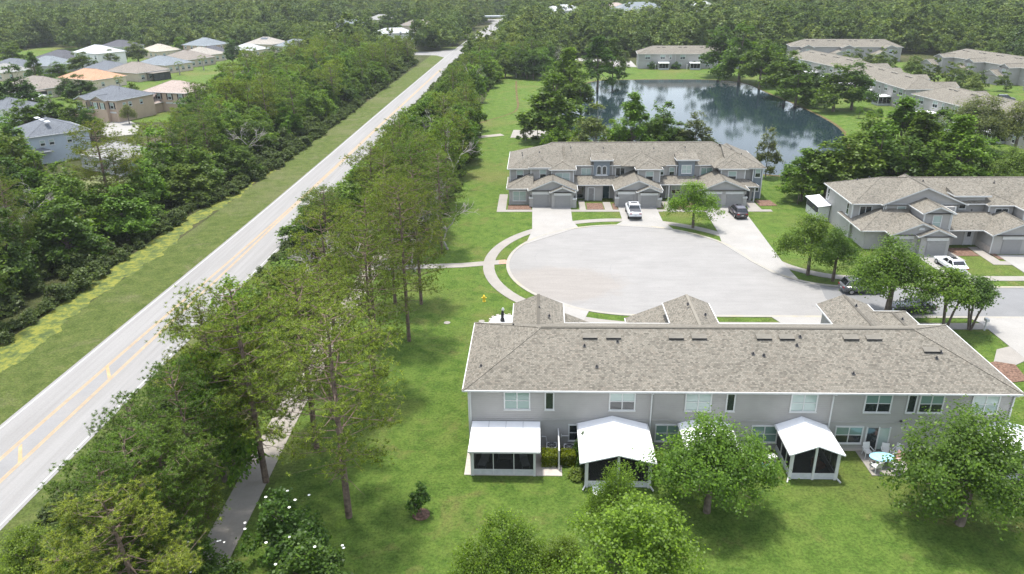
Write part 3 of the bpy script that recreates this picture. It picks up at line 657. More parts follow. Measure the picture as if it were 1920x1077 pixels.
# ------------------------------------------------------------------ the middle row, front side
def dormer(h, x0, x1, y, z0, z1, m='siding_blue'):
    h.wall(x0, x1, y, y+3.5, z0, z1, m, 'tower_wall')
    f = MB().box(x0-.55, x1+.55, y-.55, y+1.6, z1, z1+.18); h.part('tower_eave', 'white', f)
    h.part('roof', 'shingle', MB().add([(x0-.5, y-.5, z1+.185), (x1+.5, y-.5, z1+.185), (x1+.5, y+2.2, z1+.75), (x0-.5, y+2.2, z1+.75), (x0-.5, y+2.2, z1+.185), (x1+.5, y+2.2, z1+.185)],
                                       [(0, 1, 2, 3), (0, 3, 4), (1, 5, 2), (0, 4, 5, 1)]))
def front_row():
    h = House('townhouse_row', 'grey townhouse row facing the round end of the cul-de-sac with its pickup truck', 'townhouses', (15.6, 122))
    h.wall(-4.8, 35.9, 122.1, 131.7, 0, 5.1, 'siding')
    h.roof(-3.2, 34.3, 121.7, 132.25, 5.12, slope=.52)
    h.roof(-5.25, 3.8, 119.65, 132.2, 5.10, 'x', 'hip', 'none', skip=('b', 'd'), caps=False); h.roof(30.2, 36.35, 119.5, 132.2, 5.10, 'x', 'none', 'hip', skip=('b', 'c'), caps=False)
    # left end unit
    h.wall(-4.85, -1.4, 120.2, 122.6, 0, 5.05, 'siding', 'bay_wall'); h.wall(-1.4, 2.1, 119.9, 122.6, 0, 5.3, 'siding', 'bay_wall')
    h.wall(1.95, 5.5, 119.2, 122.6, 0, 5.05, 'siding', 'bay_wall')
    h.roof(-1.8, 2.6, 119.5, 128.6, 5.30, 'y', 'hip', 'none', skip=('d',)); h.roof(1.5, 5.95, 118.75, 127.5, 5.12, 'y', 'hip', 'none', skip=('d',))
    h.window(-3.2, 120.2, 3.25, 1.0, 1.45, cols=1); h.window(.55, 119.9, 3.45, .95, 1.45, cols=1); h.window(3.75, 119.2, 3.15, 2.2, 1.35, g=('g_blind', 'g_blind'))
    h.wall(-4.9, -1.5, 116.6, 120.3, 0, 2.65, 'stucco', 'bay_wall'); h.roof(-5.3, -1.0, 116.2, 123.8, 2.72, 'x', 'hip', 'none', skip=('b', 'd'))
    h.window(-3.2, 116.6, .72, 2.0, 1.45, g=('g_blind', 'g_blind'))
    # garages: big gable with a small one proud of it
    def garages(x0, x1, xs, y=115.45, second=True):
        h.wall(x0+.35, x1-.35, y, 121.5, 0, 2.7, 'stucco', 'garage_wall')
        h.roof(x0, x1, y-.4, 122.6, 2.75, 'y', 'gable', 'none', wall_m='stucco', skip=('d',))
        garage_door(h, xs[0], y-.02)
        if second:
            h.wall(xs[1]-1.75, xs[1]+1.65, y-.65, y+2, 0, 2.6, 'stucco', 'garage_wall')
            h.roof(xs[1]-2.05, xs[1]+2.0, y-1.05, y+3, 2.62, 'y', 'gable', 'none', wall_m='stucco', skip=('d',)); garage_door(h, xs[1], y-.67)
        elif len(xs) > 1: garage_door(h, xs[1], y-.02)
        for xx, yy in ((x0+.5, y), (x1-.5, y-.65 if second else y)):
            h.part('pier', 'stucco', MB().box(xx-.28, xx+.28, yy-.1, yy+.3, 0, 1.35)); h.part('pier_cap', 'white', MB().box(xx-.34, xx+.34, yy-.17, yy+.3, 1.351, 1.58))
            h.part('wall_lamp', 'dark', MB().box(xx-.08, xx+.08, yy-.22, yy-.02, 1.7, 2.0))
    garages(-1.85, 6.05, (.2, 3.65)); garages(11.75, 19.4, (13.75, 17.2))
    garages(25.1, 32.8, (27.3, 30.6), second=False)
    h.part('gable_vent', 'white', MB().box(28.75, 29.25, 115.75, 115.87, 3.05, 3.55))
    # recessed entries with a porch roof
    h.roof(5.6, 12.4, 118.4, 124.8, 2.72, 'x', 'none', 'none', slope=.24, skip=('b', 'c', 'd')); h.wall(7.4, 10.2, 118.9, 122.4, 0, 2.65, 'stucco', 'entry_wall')
    h.roof(19.0, 25.6, 118.6, 124.8, 2.72, 'x', 'none', 'none', slope=.24, skip=('b', 'c', 'd'))
    h.wall(5.8, 12.3, 120.2, 122.3, 0, 2.9, 'stucco', 'entry_wall'); h.wall(19.3, 26, 120.2, 122.3, 0, 2.9, 'stucco', 'entry_wall')
    for x in (6.0, 20.9, 24.2): h.part('porch_post', 'white', MB().box(x-.1, x+.1, 118.7, 118.9, 0, 2.6))
    h.part('entry_arch', 'g_dark', MB().add([(6.55+.62*math.cos(R(a)), 120.17, 1.75+.6*math.sin(R(a))) for a in range(0, 181, 20)]+[(5.93, 120.17, .1), (7.17, 120.17, .1)], [tuple(range(12))]))
    door(h, 8.4, 118.88, .9, 2.1, 'door_grey'); door(h, 10.9, 120.17, 1.0, 2.15, 'door_teal'); door(h, 20.2, 120.17, .9, 2.1, 'door_grey')
    h.window(22.3, 120.17, .8, 1.4, 1.35)
    # recessed upper walls between the bays
    h.window(7.7, 122.1, 3.3, 1.55, 1.25, rows=1, g=('g_blind',)); h.window(13.3, 122.1, 3.3, 1.4, 1.3, rows=1, g=('g_dark',))
    dormer(h, 8.9, 11.5, 121.45, 2.7, 6.0); dormer(h, 22.7, 25.3, 121.45, 2.7, 6.0)
    for x in (9.75, 10.65):                                                        # arched pair of lights
        q = MB(); pts = [(x+.3*math.cos(R(a)), 4.75+.3*math.sin(R(a))) for a in range(0, 181, 20)]+[(x-.3, 3.75), (x+.3, 3.75)]
        big = [(x+.4*math.cos(R(a)), 4.78+.4*math.sin(R(a))) for a in range(0, 181, 20)]+[(x-.4, 3.65), (x+.4, 3.65)]
        w = h.part('window', 'white', MB().add([(a, 121.40, b) for a, b in big]+[(a, 121.46, b) for a, b in big], [tuple(range(12))[::-1]]+[(i, (i+1) % 12, 12+(i+1) % 12, 12+i) for i in range(12)]))
        h.part('pane', 'g_dark', MB().add([(a, 121.385, b) for a, b in pts], [tuple(range(12))[::-1]]), parent=w)
    h.part('window_sill', 'white', MB().box(9.2, 11.2, 121.32, 121.45, 3.45, 3.62))
    h.window(24.0, 121.45, 3.9, 1.5, 1.25, g=('g_blind', 'g_blind'), cols=2)
    # centre bay
    h.wall(15.9, 19.4, 119.4, 122.6, 0, 5.05, 'siding', 'bay_wall'); h.roof(15.4, 19.85, 118.95, 127.8, 5.12, 'y', 'hip', 'none', skip=('d',)); h.window(17.75, 119.4, 3.15, 1.1, 1.5, cols=1)
    h.roof(13.4, 20.6, 120.6, 129, 5.25, 'y', 'hip', 'none', skip=('d', 'a', 'b', 'c'))
    h.wall(19.4, 20.9, 121.6, 122.6, 2.7, 5.0, 'siding', 'bay_wall'); h.window(20.0, 121.58, 3.6, .6, .95, cols=1); h.window(21.75, 122.1, 3.35, .75, 1.25, cols=1)
    h.window(27.4, 122.1, 3.3, 1.7, 1.25, rows=1, g=('g_green',))
    # right end unit
    h.wall(29.2, 33.0, 119.5, 122.6, 0, 5.05, 'siding', 'bay_wall'); h.roof(28.75, 33.45, 119.05, 127.8, 5.12, 'y', 'hip', 'none', skip=('d',)); h.window(31.0, 119.5, 3.1, 1.2, 1.5, cols=1)
    h.roof(28.0, 36.3, 119.5, 130, 5.2, 'y', 'hip', 'none', skip=('d', 'a', 'b', 'c'))
    h.wall(33.0, 34.4, 120.4, 122.6, 2.6, 5.05, 'siding', 'bay_wall'); h.wall(34.4, 35.9, 119.9, 122.6, 0, 5.05, 'siding_blue', 'bay_wall'); h.window(35.15, 119.88, 3.6, .75, 1.3, cols=1)
    h.wall(32.2, 34.2, 118.6, 121, 0, 2.5, 'stucco', 'entry_wall'); h.roof(31.2, 35.0, 117.6, 121.6, 2.6, 'x', 'none', 'hip', skip=('b', 'c'))
    h.part('entry_arch', 'dark', MB().add([(33.35+.45*math.cos(R(a)), 118.57, 1.7+.45*math.sin(R(a))) for a in range(0, 181, 20)]+[(32.9, 118.57, .1), (33.8, 118.57, .1)], [tuple(range(12))]))
    h.window(35.1, 119.88, 1.3, .8, .8, cols=1, rows=1, g=('g_dark',))
    h.part('porch_post', 'white', MB().box(34.3, 34.5, 117.9, 118.1, 0, 2.5))
    for x, y in ((-4.82, 120.2), (-1.4, 119.9), (1.95, 119.2), (5.5, 119.2), (15.9, 119.4), (19.4, 119.4), (29.2, 119.5), (33.0, 119.5), (34.4, 119.9), (35.9, 119.9)):
        h.part('corner_board', 'white', MB().box(x-.08, x+.08, y-.05, y+.05, 2.9 if -4 < x < 34 else 0, 5.05))
    for x, y in ((5.9, 121.95), (8.8, 121.7), (12.0, 121.9), (22.4, 121.7), (26.3, 121.9)): h.pipe([(x, y, 5.0), (x, y, 3.0)])
    for x, y, z in ((.0, 123, 7.0), (-2.8, 122.6, 6.6), (-2.9, 123.4, 6.8), (5.2, 125.0, 7.3), (10.6, 124.8, 7.25), (19.0, 124.8, 7.2), (24.2, 125.1, 7.3), (31.6, 124.4, 7.1), (33.0, 123.0, 6.6)): pipe_vent(h, x, y, z)
    return h
front_row()

# ------------------------------------------------------------------ the right-hand row
def right_row():
    h = House('townhouse_row', 'grey townhouse row with a green side wall beyond the big street oak and white sedan', 'townhouses', (62, 104))
    h.wall(42.8, 84, 100.4, 110.2, 0, 2.62, 'stucco'); h.wall(42.78, 84, 100.38, 110.22, 2.62, 5.1, 'siding', 'upper_wall')
    h.roof(42.35, 84.4, 99.3+.3, 110.6, 5.12)
    W = h.window
    for y in (101.7, 109.2): W(42.78, y, 3.1, .7, 1.5, rz=-math.pi/2, cols=1, g=('g_dark', 'g_dark')); 
    W(42.8, 108.9, .6, .7, 1.4, rz=-math.pi/2, cols=1)
    W(44.6, 100.38, 3.35, 1.5, 1.2, rows=1, g=('g_dark',))
    # big gabled bay and light one in front
    h.wall(46.9, 56.4, 99.6, 101, 0, 5.1, 'siding', 'bay_wall'); h.roof(46.2, 57.6, 99.2, 106.5, 5.12, 'y', 'gable', 'none', wall_m='siding', skip=('d',))
    W(49.0, 99.6, 3.0, 1.0, 1.75, cols=1)
    h.wall(50.2, 53.6, 95.6, 100, 0, 5.1, 'siding', 'bay_wall'); h.roof(49.75, 54.05, 95.2, 102.6, 5.12, 'y', 'gable', 'none', wall_m='siding', skip=('d',)); W(51.9, 95.6, 2.95, 1.0, 1.75, cols=1, g=('g_blind', 'g_blind'))
    h.wall(53.6, 55.6, 98.6, 101, 0, 5.0, 'siding', 'bay_wall'); W(54.2, 98.58, 3.2, .7, 1.3, cols=1)
    # low roofs over the ground floor
    h.wall(43.2, 52, 96.0, 100.5, 0, 2.6, 'stucco', 'garage_wall'); h.roof(42.3, 50.0, 95.4, 104, 2.7, 'x', 'hip', 'none', skip=('b', 'd'))
    h.wall(46.4, 50.0, 94.2, 97, 0, 2.65, 'stucco', 'garage_wall'); h.roof(45.4, 53.1, 93.6, 98, 2.72, 'y', 'gable', 'none', wall_m='stucco', skip=('d',)); garage_door(h, 47.3, 94.2)
    h.wall(49.3, 53.0, 93.5, 97, 0, 2.6, 'stucco', 'garage_wall'); h.roof(48.7, 53.5, 93.05, 97, 2.68, 'y', 'gable', 'none', wall_m='stucco', skip=('d',)); garage_door(h, 51.35, 93.46, m='garage')
    h.part('louvre_vent', 'white', MB().box(49.0, 49.7, 93.9, 94.0, 3.3, 3.6))
    h.wall(53.5, 60, 97.6, 101, 0, 2.7, 'stucco', 'entry_wall'); h.roof(53.0, 60.5, 95.6, 102.4, 2.72, 'x', 'none', 'none', skip=('b', 'c', 'd'))
    door(h, 57.6, 97.57, 1.0, 2.1, 'door_light'); h.part('door_light', 'g_dark', MB().box(57.35, 57.8, 97.52, 97.54, 1.2, 1.9))
    h.wall(58.7, 64, 94.0, 100, 0, 2.6, 'stucco', 'garage_wall'); h.roof(58.2, 66, 93.5, 101.6, 2.72, 'y', 'gable', 'none', wall_m='stucco', skip=('d',)); garage_door(h, 61.2, 93.98)
    h.part('wall_base', 'terr', MB().box(58.64, 58.7, 94.0, 97.6, 0, .9)); h.part('wall_base', 'terr', MB().box(54.4, 55.6, 97.5, 97.59, 0, .9))
    dormer(h, 56.4, 60.2, 100.3, 2.7, 6.0, 'siding'); W(57.4, 100.3, 4.3, .8, 1.0, cols=1, rows=2)
    h.wall(60.4, 63.6, 99.2, 101, 2.6, 5.05, 'siding', 'bay_wall'); h.roof(60.0, 64.0, 98.8, 105.3, 5.12, 'y', 'hip', 'none', skip=('d',)); W(62.1, 99.2, 3.3, 1.6, 1.25, rows=1, g=('g_dark',))
    h.wall(63.8, 70, 97, 101, 0, 5.05, 'siding', 'bay_wall'); h.roof(63.4, 70.4, 96.6, 104.6, 5.12, 'y', 'gable', 'none', wall_m='siding', skip=('d',))
    for x, y in ((42.84, 100.38), (46.9, 99.6), (50.2, 95.6), (53.6, 95.6), (55.6, 98.6), (60.4, 99.2), (63.8, 97.0)):
        h.part('corner_board', 'white', MB().box(x-.08, x+.08, y-.06, y+.06, 0 if x < 43 else 2.9, 5.05))
    h.pipe([(46.6, 99.5, 5.0), (46.6, 99.5, 3)]); h.pipe([(53.7, 95.5, 5.0), (53.7, 95.5, .2)]); h.pipe([(58.6, 93.9, 2.6), (58.6, 93.9, .2)])
    h.part('lean_to_roof', 'white_metal', MB().add([(40.9, 107.6, 2.3), (42.7, 107.4, 2.6), (42.9, 113.2, 2.6), (40.9, 113.4, 2.3), (40.9, 107.6, 2.22), (42.7, 107.4, 2.52), (42.9, 113.2, 2.52), (40.9, 113.4, 2.22)], [(0, 1, 2, 3), (7, 6, 5, 4), (0, 4, 5, 1), (3, 2, 6, 7), (0, 3, 7, 4)]))
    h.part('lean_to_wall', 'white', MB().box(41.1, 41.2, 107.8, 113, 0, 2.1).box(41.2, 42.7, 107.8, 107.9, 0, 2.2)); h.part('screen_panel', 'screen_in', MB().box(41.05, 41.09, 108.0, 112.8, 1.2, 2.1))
    for x, y in ((44.6, 104.6), (46.4, 105.0), (53.5, 104.2), (63, 103.8), (58.2, 99.3)): pipe_vent(h, x, y, 5.12+(y-99.6)*SL-.0 if y > 100 else 4.3)
    return h
right_row()

# ------------------------------------------------------------------ more rows of the same kind, far off: one prototype and its copies
def proto_row(label, loc, rz, group):
    """origin in the middle of the block; rear towards local -Y, street front towards local +Y"""
    h = House('townhouse_row', label, 'townhouses', (0, 0), group)
    h.wall(-20.5, 20.5, -5.5, 5.5, 0, 2.6, 'stucco'); h.wall(-20.52, 20.52, -5.52, 5.52, 2.6, 5.2, 'siding', 'upper_wall')
    h.roof(-20.95, 20.95, -5.95, 5.95, 5.3)
    for x in (-17, -11.5, -8.6, -4.2, 2.3, 5.6, 9.4, 14.4, 17.8): h.window(x, -5.52, 3.5, 1.7 if x not in (-8.6, 5.6) else .6, 1.35, cols=2 if x not in (-8.6, 5.6) else 1)
    for x in (-16.4, -5.2, 5.0, 15.8): h.window(x, -5.5, .7, 1.5, 1.3)
    for y in (-2.5, 2.5):
        h.window(20.52, y, 3.5, .9, 1.3, rz=math.pi/2, cols=1); h.window(-20.52, y, .9, .9, 1.3, rz=-math.pi/2, cols=1)
    lanai(h, -13.2, -9.2, -9.2, -5.55, 2.4, 'lean', back=.12); lanai(h, -1.8, 2.2, -9.2, -5.55, 2.4, 'lean', back=.12); lanai(h, 9.6, 13.4, -9.2, -5.55, 2.4, 'lean', back=.12)
    for x in (-14.2, -2.6, 8.6): h.part('privacy_fence', 'white', MB().box(x-.05, x+.05, -8.4, -5.55, 0, 1.8))
    for x in (-6.8, 6.8, -20.4, 20.4): h.pipe([(x, -5.6, 5.1), (x, -5.6, .2)])
    for x in (-13, -11, -5, -3, 3, 5, 11, 13): roof_vent(h, x, -1.1, 5.3+4.85*SL+.03, SL); roof_vent(h, x+1, 1.2, 5.3+4.75*SL+.03, SL, 1)
    for x, w in ((-15.5, 5.0), (0, 5.0), (15.0, 5.0)):
        h.wall(x-w/2+.4, x+w/2-.4, 5, 9.4, 0, 5.2, 'siding', 'wing_wall'); h.roof(x-w/2, x+w/2, 1.5, 9.8, 5.3, 'y', 'none', 'gable', wall_m='siding', skip=('c',))
        h.window(x, 9.42, 3.3, 1.2, 1.4, rz=math.pi, cols=1)
        h.wall(x-.5, x+6.4, 5.4, 11.6, 0, 2.65, 'stucco', 'garage_wall'); h.roof(x-.9, x+6.8, 5.2, 12, 2.75, 'y', 'none', 'gable', wall_m='stucco', skip=('c',))
        for k in (.9, 4.2): h.part('garage_door', 'garage', MB().box(x+k-1.2+.5, x+k+1.2+.5, 11.6, 11.64, 0, 2.1))
    h.root.location = loc; h.root.rotation_euler = (0, 0, rz); return h.root
G2 = 'farther rows of grey townhouses round the pond'
px, py = at(1266, 129)
pr = proto_row('long grey townhouse row on the far bank of the pond facing the water', (57.5, 296.8, 0), R(-4), G2)
rows = [('grey townhouse row with three white porch roofs nearest the east bank of the pond', (101.0, 174.0, 0), R(-82)),
        ('townhouse row with a brown end wall behind the blue-grey row on the east bank', (99.0, 221.5, 0), R(-88)),
        ('low townhouse roof half hidden by the trees at the bend of the east bank', (97.0, 262, 0), R(-80)),
        ('townhouse row with gabled front farthest along the street before the forest', (121, 318, 0), R(172)),
        ('long townhouse roof below the forest at the upper right, behind garden trees', (150, 262, 0), R(100)),
        ('townhouse row with white gables at the right edge, before the forest', (158, 214, 0), R(98)),
        ('townhouse row whose porch corner shows at the right edge beside the near row', (71.8, 55.4, 0), 0)]
for lb, loc, rz in rows:
    c = copy_tree(pr); c.location = loc; c.rotation_euler = (0, 0, rz); c['label'] = lb

# ------------------------------------------------------------------ the estate on the left
SH = {'blue': (.18, .20, .215), 'slate': (.13, .14, .155), 'dark': (.085, .085, .095), 'brown': (.21, .185, .16), 'tan': (.30, .275, .24), 'pink': (.33, .27, .235), 'orange': (.40, .235, .15), 'grey': (.26, .255, .24), 'white': (.42, .43, .43), 'cream': (.36, .325, .27)}
for k, c in SH.items(): MT['r_'+k] = shingle(k+'_roof_shingles', c, c, amt=.3)
WL = {'tan': (.42, .32, .24), 'blue': (.36, .40, .44), 'cream': (.55, .47, .36), 'white': (.62, .61, .58), 'beige': (.48, .41, .32), 'grey': (.36, .36, .35)}
for k, c in WL.items(): MT['w_'+k] = stucco(k+'_house_wall', c)
MT['shutter'] = flat('dark_shutter', (.02, .022, .026), .6)
def house(label, loc, rz, w, d, ze, rc, wc, wing=None, shutters=False, lanai_=None, low=None, gables=(), solar=False, skyl=0):
    """detached house centred on loc, front towards local -Y"""
    h = House('house', label, 'house', (0, 0), 'houses of the estate left of the main road')
    a, b = w/2, d/2
    h.wall(-a, a, -b, b, 0, ze-.06, 'w_'+wc); zr = h.roof(-a-.45, a+.45, -b-.45, b+.45, ze, 'x' if w >= d else 'y', m='r_'+rc)
    if ze > 4:
        for x in np.linspace(-a+1.6, a-1.6, 4):
            h.window(x, -b, 3.4, 1.0, 1.4, cols=1)
            if shutters:
                for s in (-1, 1): h.part('shutter', 'shutter', MB().box(x+s*.88-.17, x+s*.88+.17, -b-.06, -b, 3.3, 4.9))
        for y in (-b*.6, -b*.3, b*.3): h.window(a, y, 3.6, .8, 1.0, rz=math.pi/2, cols=1); h.window(-a, y, 3.6, .8, 1.0, rz=-math.pi/2, cols=1)
        h.part('garage_door', 'w_'+wc, MB().box(0.6, a-.8, -b-.06, -b, 0, 2.2)); h.part('door_header', 'white', MB().box(.3, a-.5, -b-.12, -b, 2.25, 2.6))
        h.part('front_door', 'dark', MB().box(-a+1.4, -a+2.4, -b-.05, -b, 0, 2.1))
    else:
        for x in np.linspace(-a+1.8, a-1.8, 4): h.window(x, -b, .8, 1.1, 1.3)
        for y in (-b*.5, b*.4): h.window(a, y, .8, 1.0, 1.2, rz=math.pi/2, cols=1)
    if low:                                            # a lower roof in front
        x0, x1, dd = low; h.wall(x0, x1, -b-dd, -b+.2, 0, 2.5, 'w_'+wc, 'porch_wall'); h.roof(x0-.4, x1+.4, -b-dd-.4, -b+dd+.4, 2.62, 'x', m='r_'+rc, skip=('b',))
    for gx, gw in gables:
        h.wall(gx-gw/2+.35, gx+gw/2-.35, -b-1.0, -b+1, 0, ze-.06, 'w_'+wc, 'gable_bay'); h.roof(gx-gw/2, gx+gw/2, -b-1.4, -b+gw/2+.2, ze, 'y', 'gable', 'none', m='r_'+rc, wall_m='w_'+wc, skip=('d',))
        h.part('gable_vent', 'white', MB().cyl(0, 0, 0, .05, .3, 12)).location = (gx, -b-1.02, ze+.35); h.root.children[-1].rotation_euler = (math.pi/2, 0, 0)
        for dx in (-gw*.22, gw*.22):
            h.window(gx+dx, -b-1.0, ze-2.1, .95, 1.4, cols=1, g=('g_blind', 'g_blind'))
            if shutters:
                for s in (-1, 1): h.part('shutter', 'shutter', MB().box(gx+dx+s*.78-.16, gx+dx+s*.78+.16, -b-1.06, -b-1.0, ze-2.2, ze-.6))
    if lanai_:                                         # dark screen room on a side
        x0, x1, y0, y1 = lanai_
        fr = MB()
        for xx in np.linspace(x0, x1, 4):
            for yy in (y0, y1): fr.box(xx-.06, xx+.06, yy-.06, yy+.06, 0, 2.6)
        fr.box(x0, x1, y0-.06, y0+.06, 2.5, 2.62); p = h.part('screen_room_frame', 'dark', fr)
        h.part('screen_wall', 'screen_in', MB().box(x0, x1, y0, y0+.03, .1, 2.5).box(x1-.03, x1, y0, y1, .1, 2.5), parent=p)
        h.part('screen_roof', 'r_'+rc, MB().box(x0-.3, x1+.3, y0-.3, y1, 2.63, 2.75), parent=p)
    if solar: h.part('solar_panel', 'g_dark', MB().add([(-1.6, -2.6, 0), (2.4, -2.6, 0), (2.4, -.9, .71), (-1.6, -.9, .71)], [(0, 1, 2, 3)])).location = (0, 0, ze+(b+.45-2.6)*SL+.08)
    for k in range(skyl): h.part('skylight', 'white_metal', MB().box(-.8, .8, -.4, .4, 0, .12)).location = (-3+k*3.2, -.9, ze+(b-.5)*SL)
    for k in range(3): pipe_vent(h, -a*.5+k*a*.45, -1.2+.3*k, ze+(b-.9)*SL)
    h.root.location = (loc[0], loc[1], 0); h.root.rotation_euler = (0, 0, rz); return h
A = R(-24)
house('two-storey tan house with dark shutters and blue-grey roof behind the white SUV', at(216, 180, 5.5), R(-20), 13.5, 12, 5.5, 'slate', 'tan', shutters=True, gables=((-4.2, 4.4), (1.8, 5.4)), low=(-6.7, -.5, 2.4))
house('tan house with pinkish roofs just right of the shuttered house', at(333, 168, 5.2), R(-16), 14, 11, 5.2, 'pink', 'tan', shutters=True, low=(-7.5, -1.0, 5.5))
house('pale blue two-storey house with three roof skylights nearest the pines', at(92, 243, 5.6), R(-42), 12, 11, 5.6, 'slate', 'blue', skyl=3, low=(1, 7, 3))
house('low grey-roofed house half hidden by the pine beside the blue house', at(226, 284, 3.2), R(-30), 13, 9, 3.0, 'grey', 'grey')
house('single-storey house with weathered brown roof and dark screen room', at(75, 160, 3), A, 18, 13, 3.0, 'brown', 'beige', lanai_=(6, 11, -9, -5.5))
house('single-storey house with bright orange roof', at(172, 143, 3.2), A, 18, 12, 3.0, 'orange', 'cream')
house('house with flat white metal roof at the left edge', at(52, 181, 2.8), A, 13, 5, 2.8, 'white', 'beige')
house('house with dark grey roof and small front gable at the left edge', at(18, 200, 3.0), A, 13, 11, 3.0, 'slate', 'white', gables=((1.5, 4),))
house('grey-brown roofed house with a row of dark screened openings facing the long lawn', at(258, 131, 3.1), R(64), 13, 17, 3.0, 'brown', 'beige', lanai_=(-3, 4, -12, -8.6))
house('grey-roofed house between the orange roof and the screened openings', at(205, 128, 3.0), R(64), 12, 15, 3.0, 'slate', 'beige')
house('blue-grey roofed house at the near end of the long lawn row', at(308, 118, 3.0), R(64), 12, 17, 3.0, 'blue', 'cream')
house('white two-storey house with white roof standing above its neighbours', at(186, 97, 5.6), R(-30), 17, 12, 5.6, 'white', 'white')
house('blue-slate roofed house left of the white two-storey house', at(95, 118, 3.2), A, 17, 13, 3.0, 'blue', 'grey')
house('dark-roofed house just above the blue-slate roof', at(118, 106, 3.2), A, 18, 13, 3.0, 'dark', 'grey')
house('dull grey roofed house at the far left above the brown roof', at(30, 122, 3.2), A, 17, 12, 3.0, 'slate', 'beige')
house('pale-roofed house at the left edge beside a dark conical tree', at(12, 131, 3.2), A, 13, 11, 3.0, 'grey', 'beige')
house('charcoal-roofed house behind the white two-storey house', at(228, 84, 3.4), A, 16, 12, 3.0, 'dark', 'grey')
house('cream-walled house peeping between two round trees', at(300, 93, 3.2), R(-30), 14, 12, 3.0, 'cream', 'cream')
house('house with tan hip roof at the far end of the long lawn', at(352, 108, 3.0), R(64), 13, 17, 3.0, 'brown', 'beige')
house('house with pale tan roof just behind the end of the long lawn', at(378, 101, 3.0), R(64), 13, 15, 3.0, 'tan', 'cream')
house('blue-roofed two-storey house at the top of the estate', at(386, 83, 5.0), R(-25), 15, 13, 5.0, 'blue', 'tan')
house('charcoal roofed house beside the round dark tree', at(400, 97, 3.0), R(-25), 13, 11, 3.0, 'dark', 'grey')
house('house with white roof right of the round dark tree', at(466, 92, 3.0), R(-20), 14, 10, 3.0, 'white', 'cream')
house('tan-roofed house with a black solar panel', at(500, 80, 3.6), R(-20), 16, 13, 3.4, 'tan', 'beige', solar=True)
house('blue-grey hip-roofed house with dark pool screen', at(556, 84, 3.2), R(-16), 16, 13, 3.0, 'blue', 'beige', lanai_=(5, 12, -9, -5))
house('low blue-grey roof peeping out of the forest', at(655, 46, 4), R(-10), 20, 12, 4.2, 'blue', 'grey')
house('grey hip roof standing in palms far up the road', at(716, 38, 4), R(-10), 18, 14, 4.6, 'grey', 'cream')
house('white-walled house with grey roof in the forest left of the road', at(738, 62, 4), R(20), 20, 11, 4.2, 'white', 'white')
house('dark-roofed house nearest the road in the far forest', at(785, 48, 4), R(-10), 20, 14, 4.4, 'brown', 'cream')
house('white far house peeping above the trees near the top centre', at(1055, 19, 9), R(30), 26, 16, 9, 'white', 'white')
house('pinkish far roof above the pond trees', at(1148, 16, 8), R(-10), 26, 18, 8, 'pink', 'cream')
house('grey-green far roof right of the pinkish roof', at(1172, 22, 8), R(-10), 20, 18, 8, 'grey', 'cream')
house('large pale far roof above the pond trees', at(1198, 18, 9), R(10), 36, 22, 9, 'blue', 'white')
house('small pale far roof at the upper right of the pale roof', at(1313, 12, 9), R(-10), 22, 16, 9, 'white', 'white')
MT['gantry'] = flat('pale_overpass', (.5, .52, .52), .8)
gx, gy = at(924, 37, 3)
tag(MB().box(-22, 20, -2, 2, 4.6, 5.6).box(-18, -16, -1, 1, 0, 4.6).box(14, 16, -1, 1, 0, 4.6).build('footbridge', 'gantry', None, (gx, gy, 0), R(3)), 'long white footbridge crossing at the far end of the main road', 'footbridge')

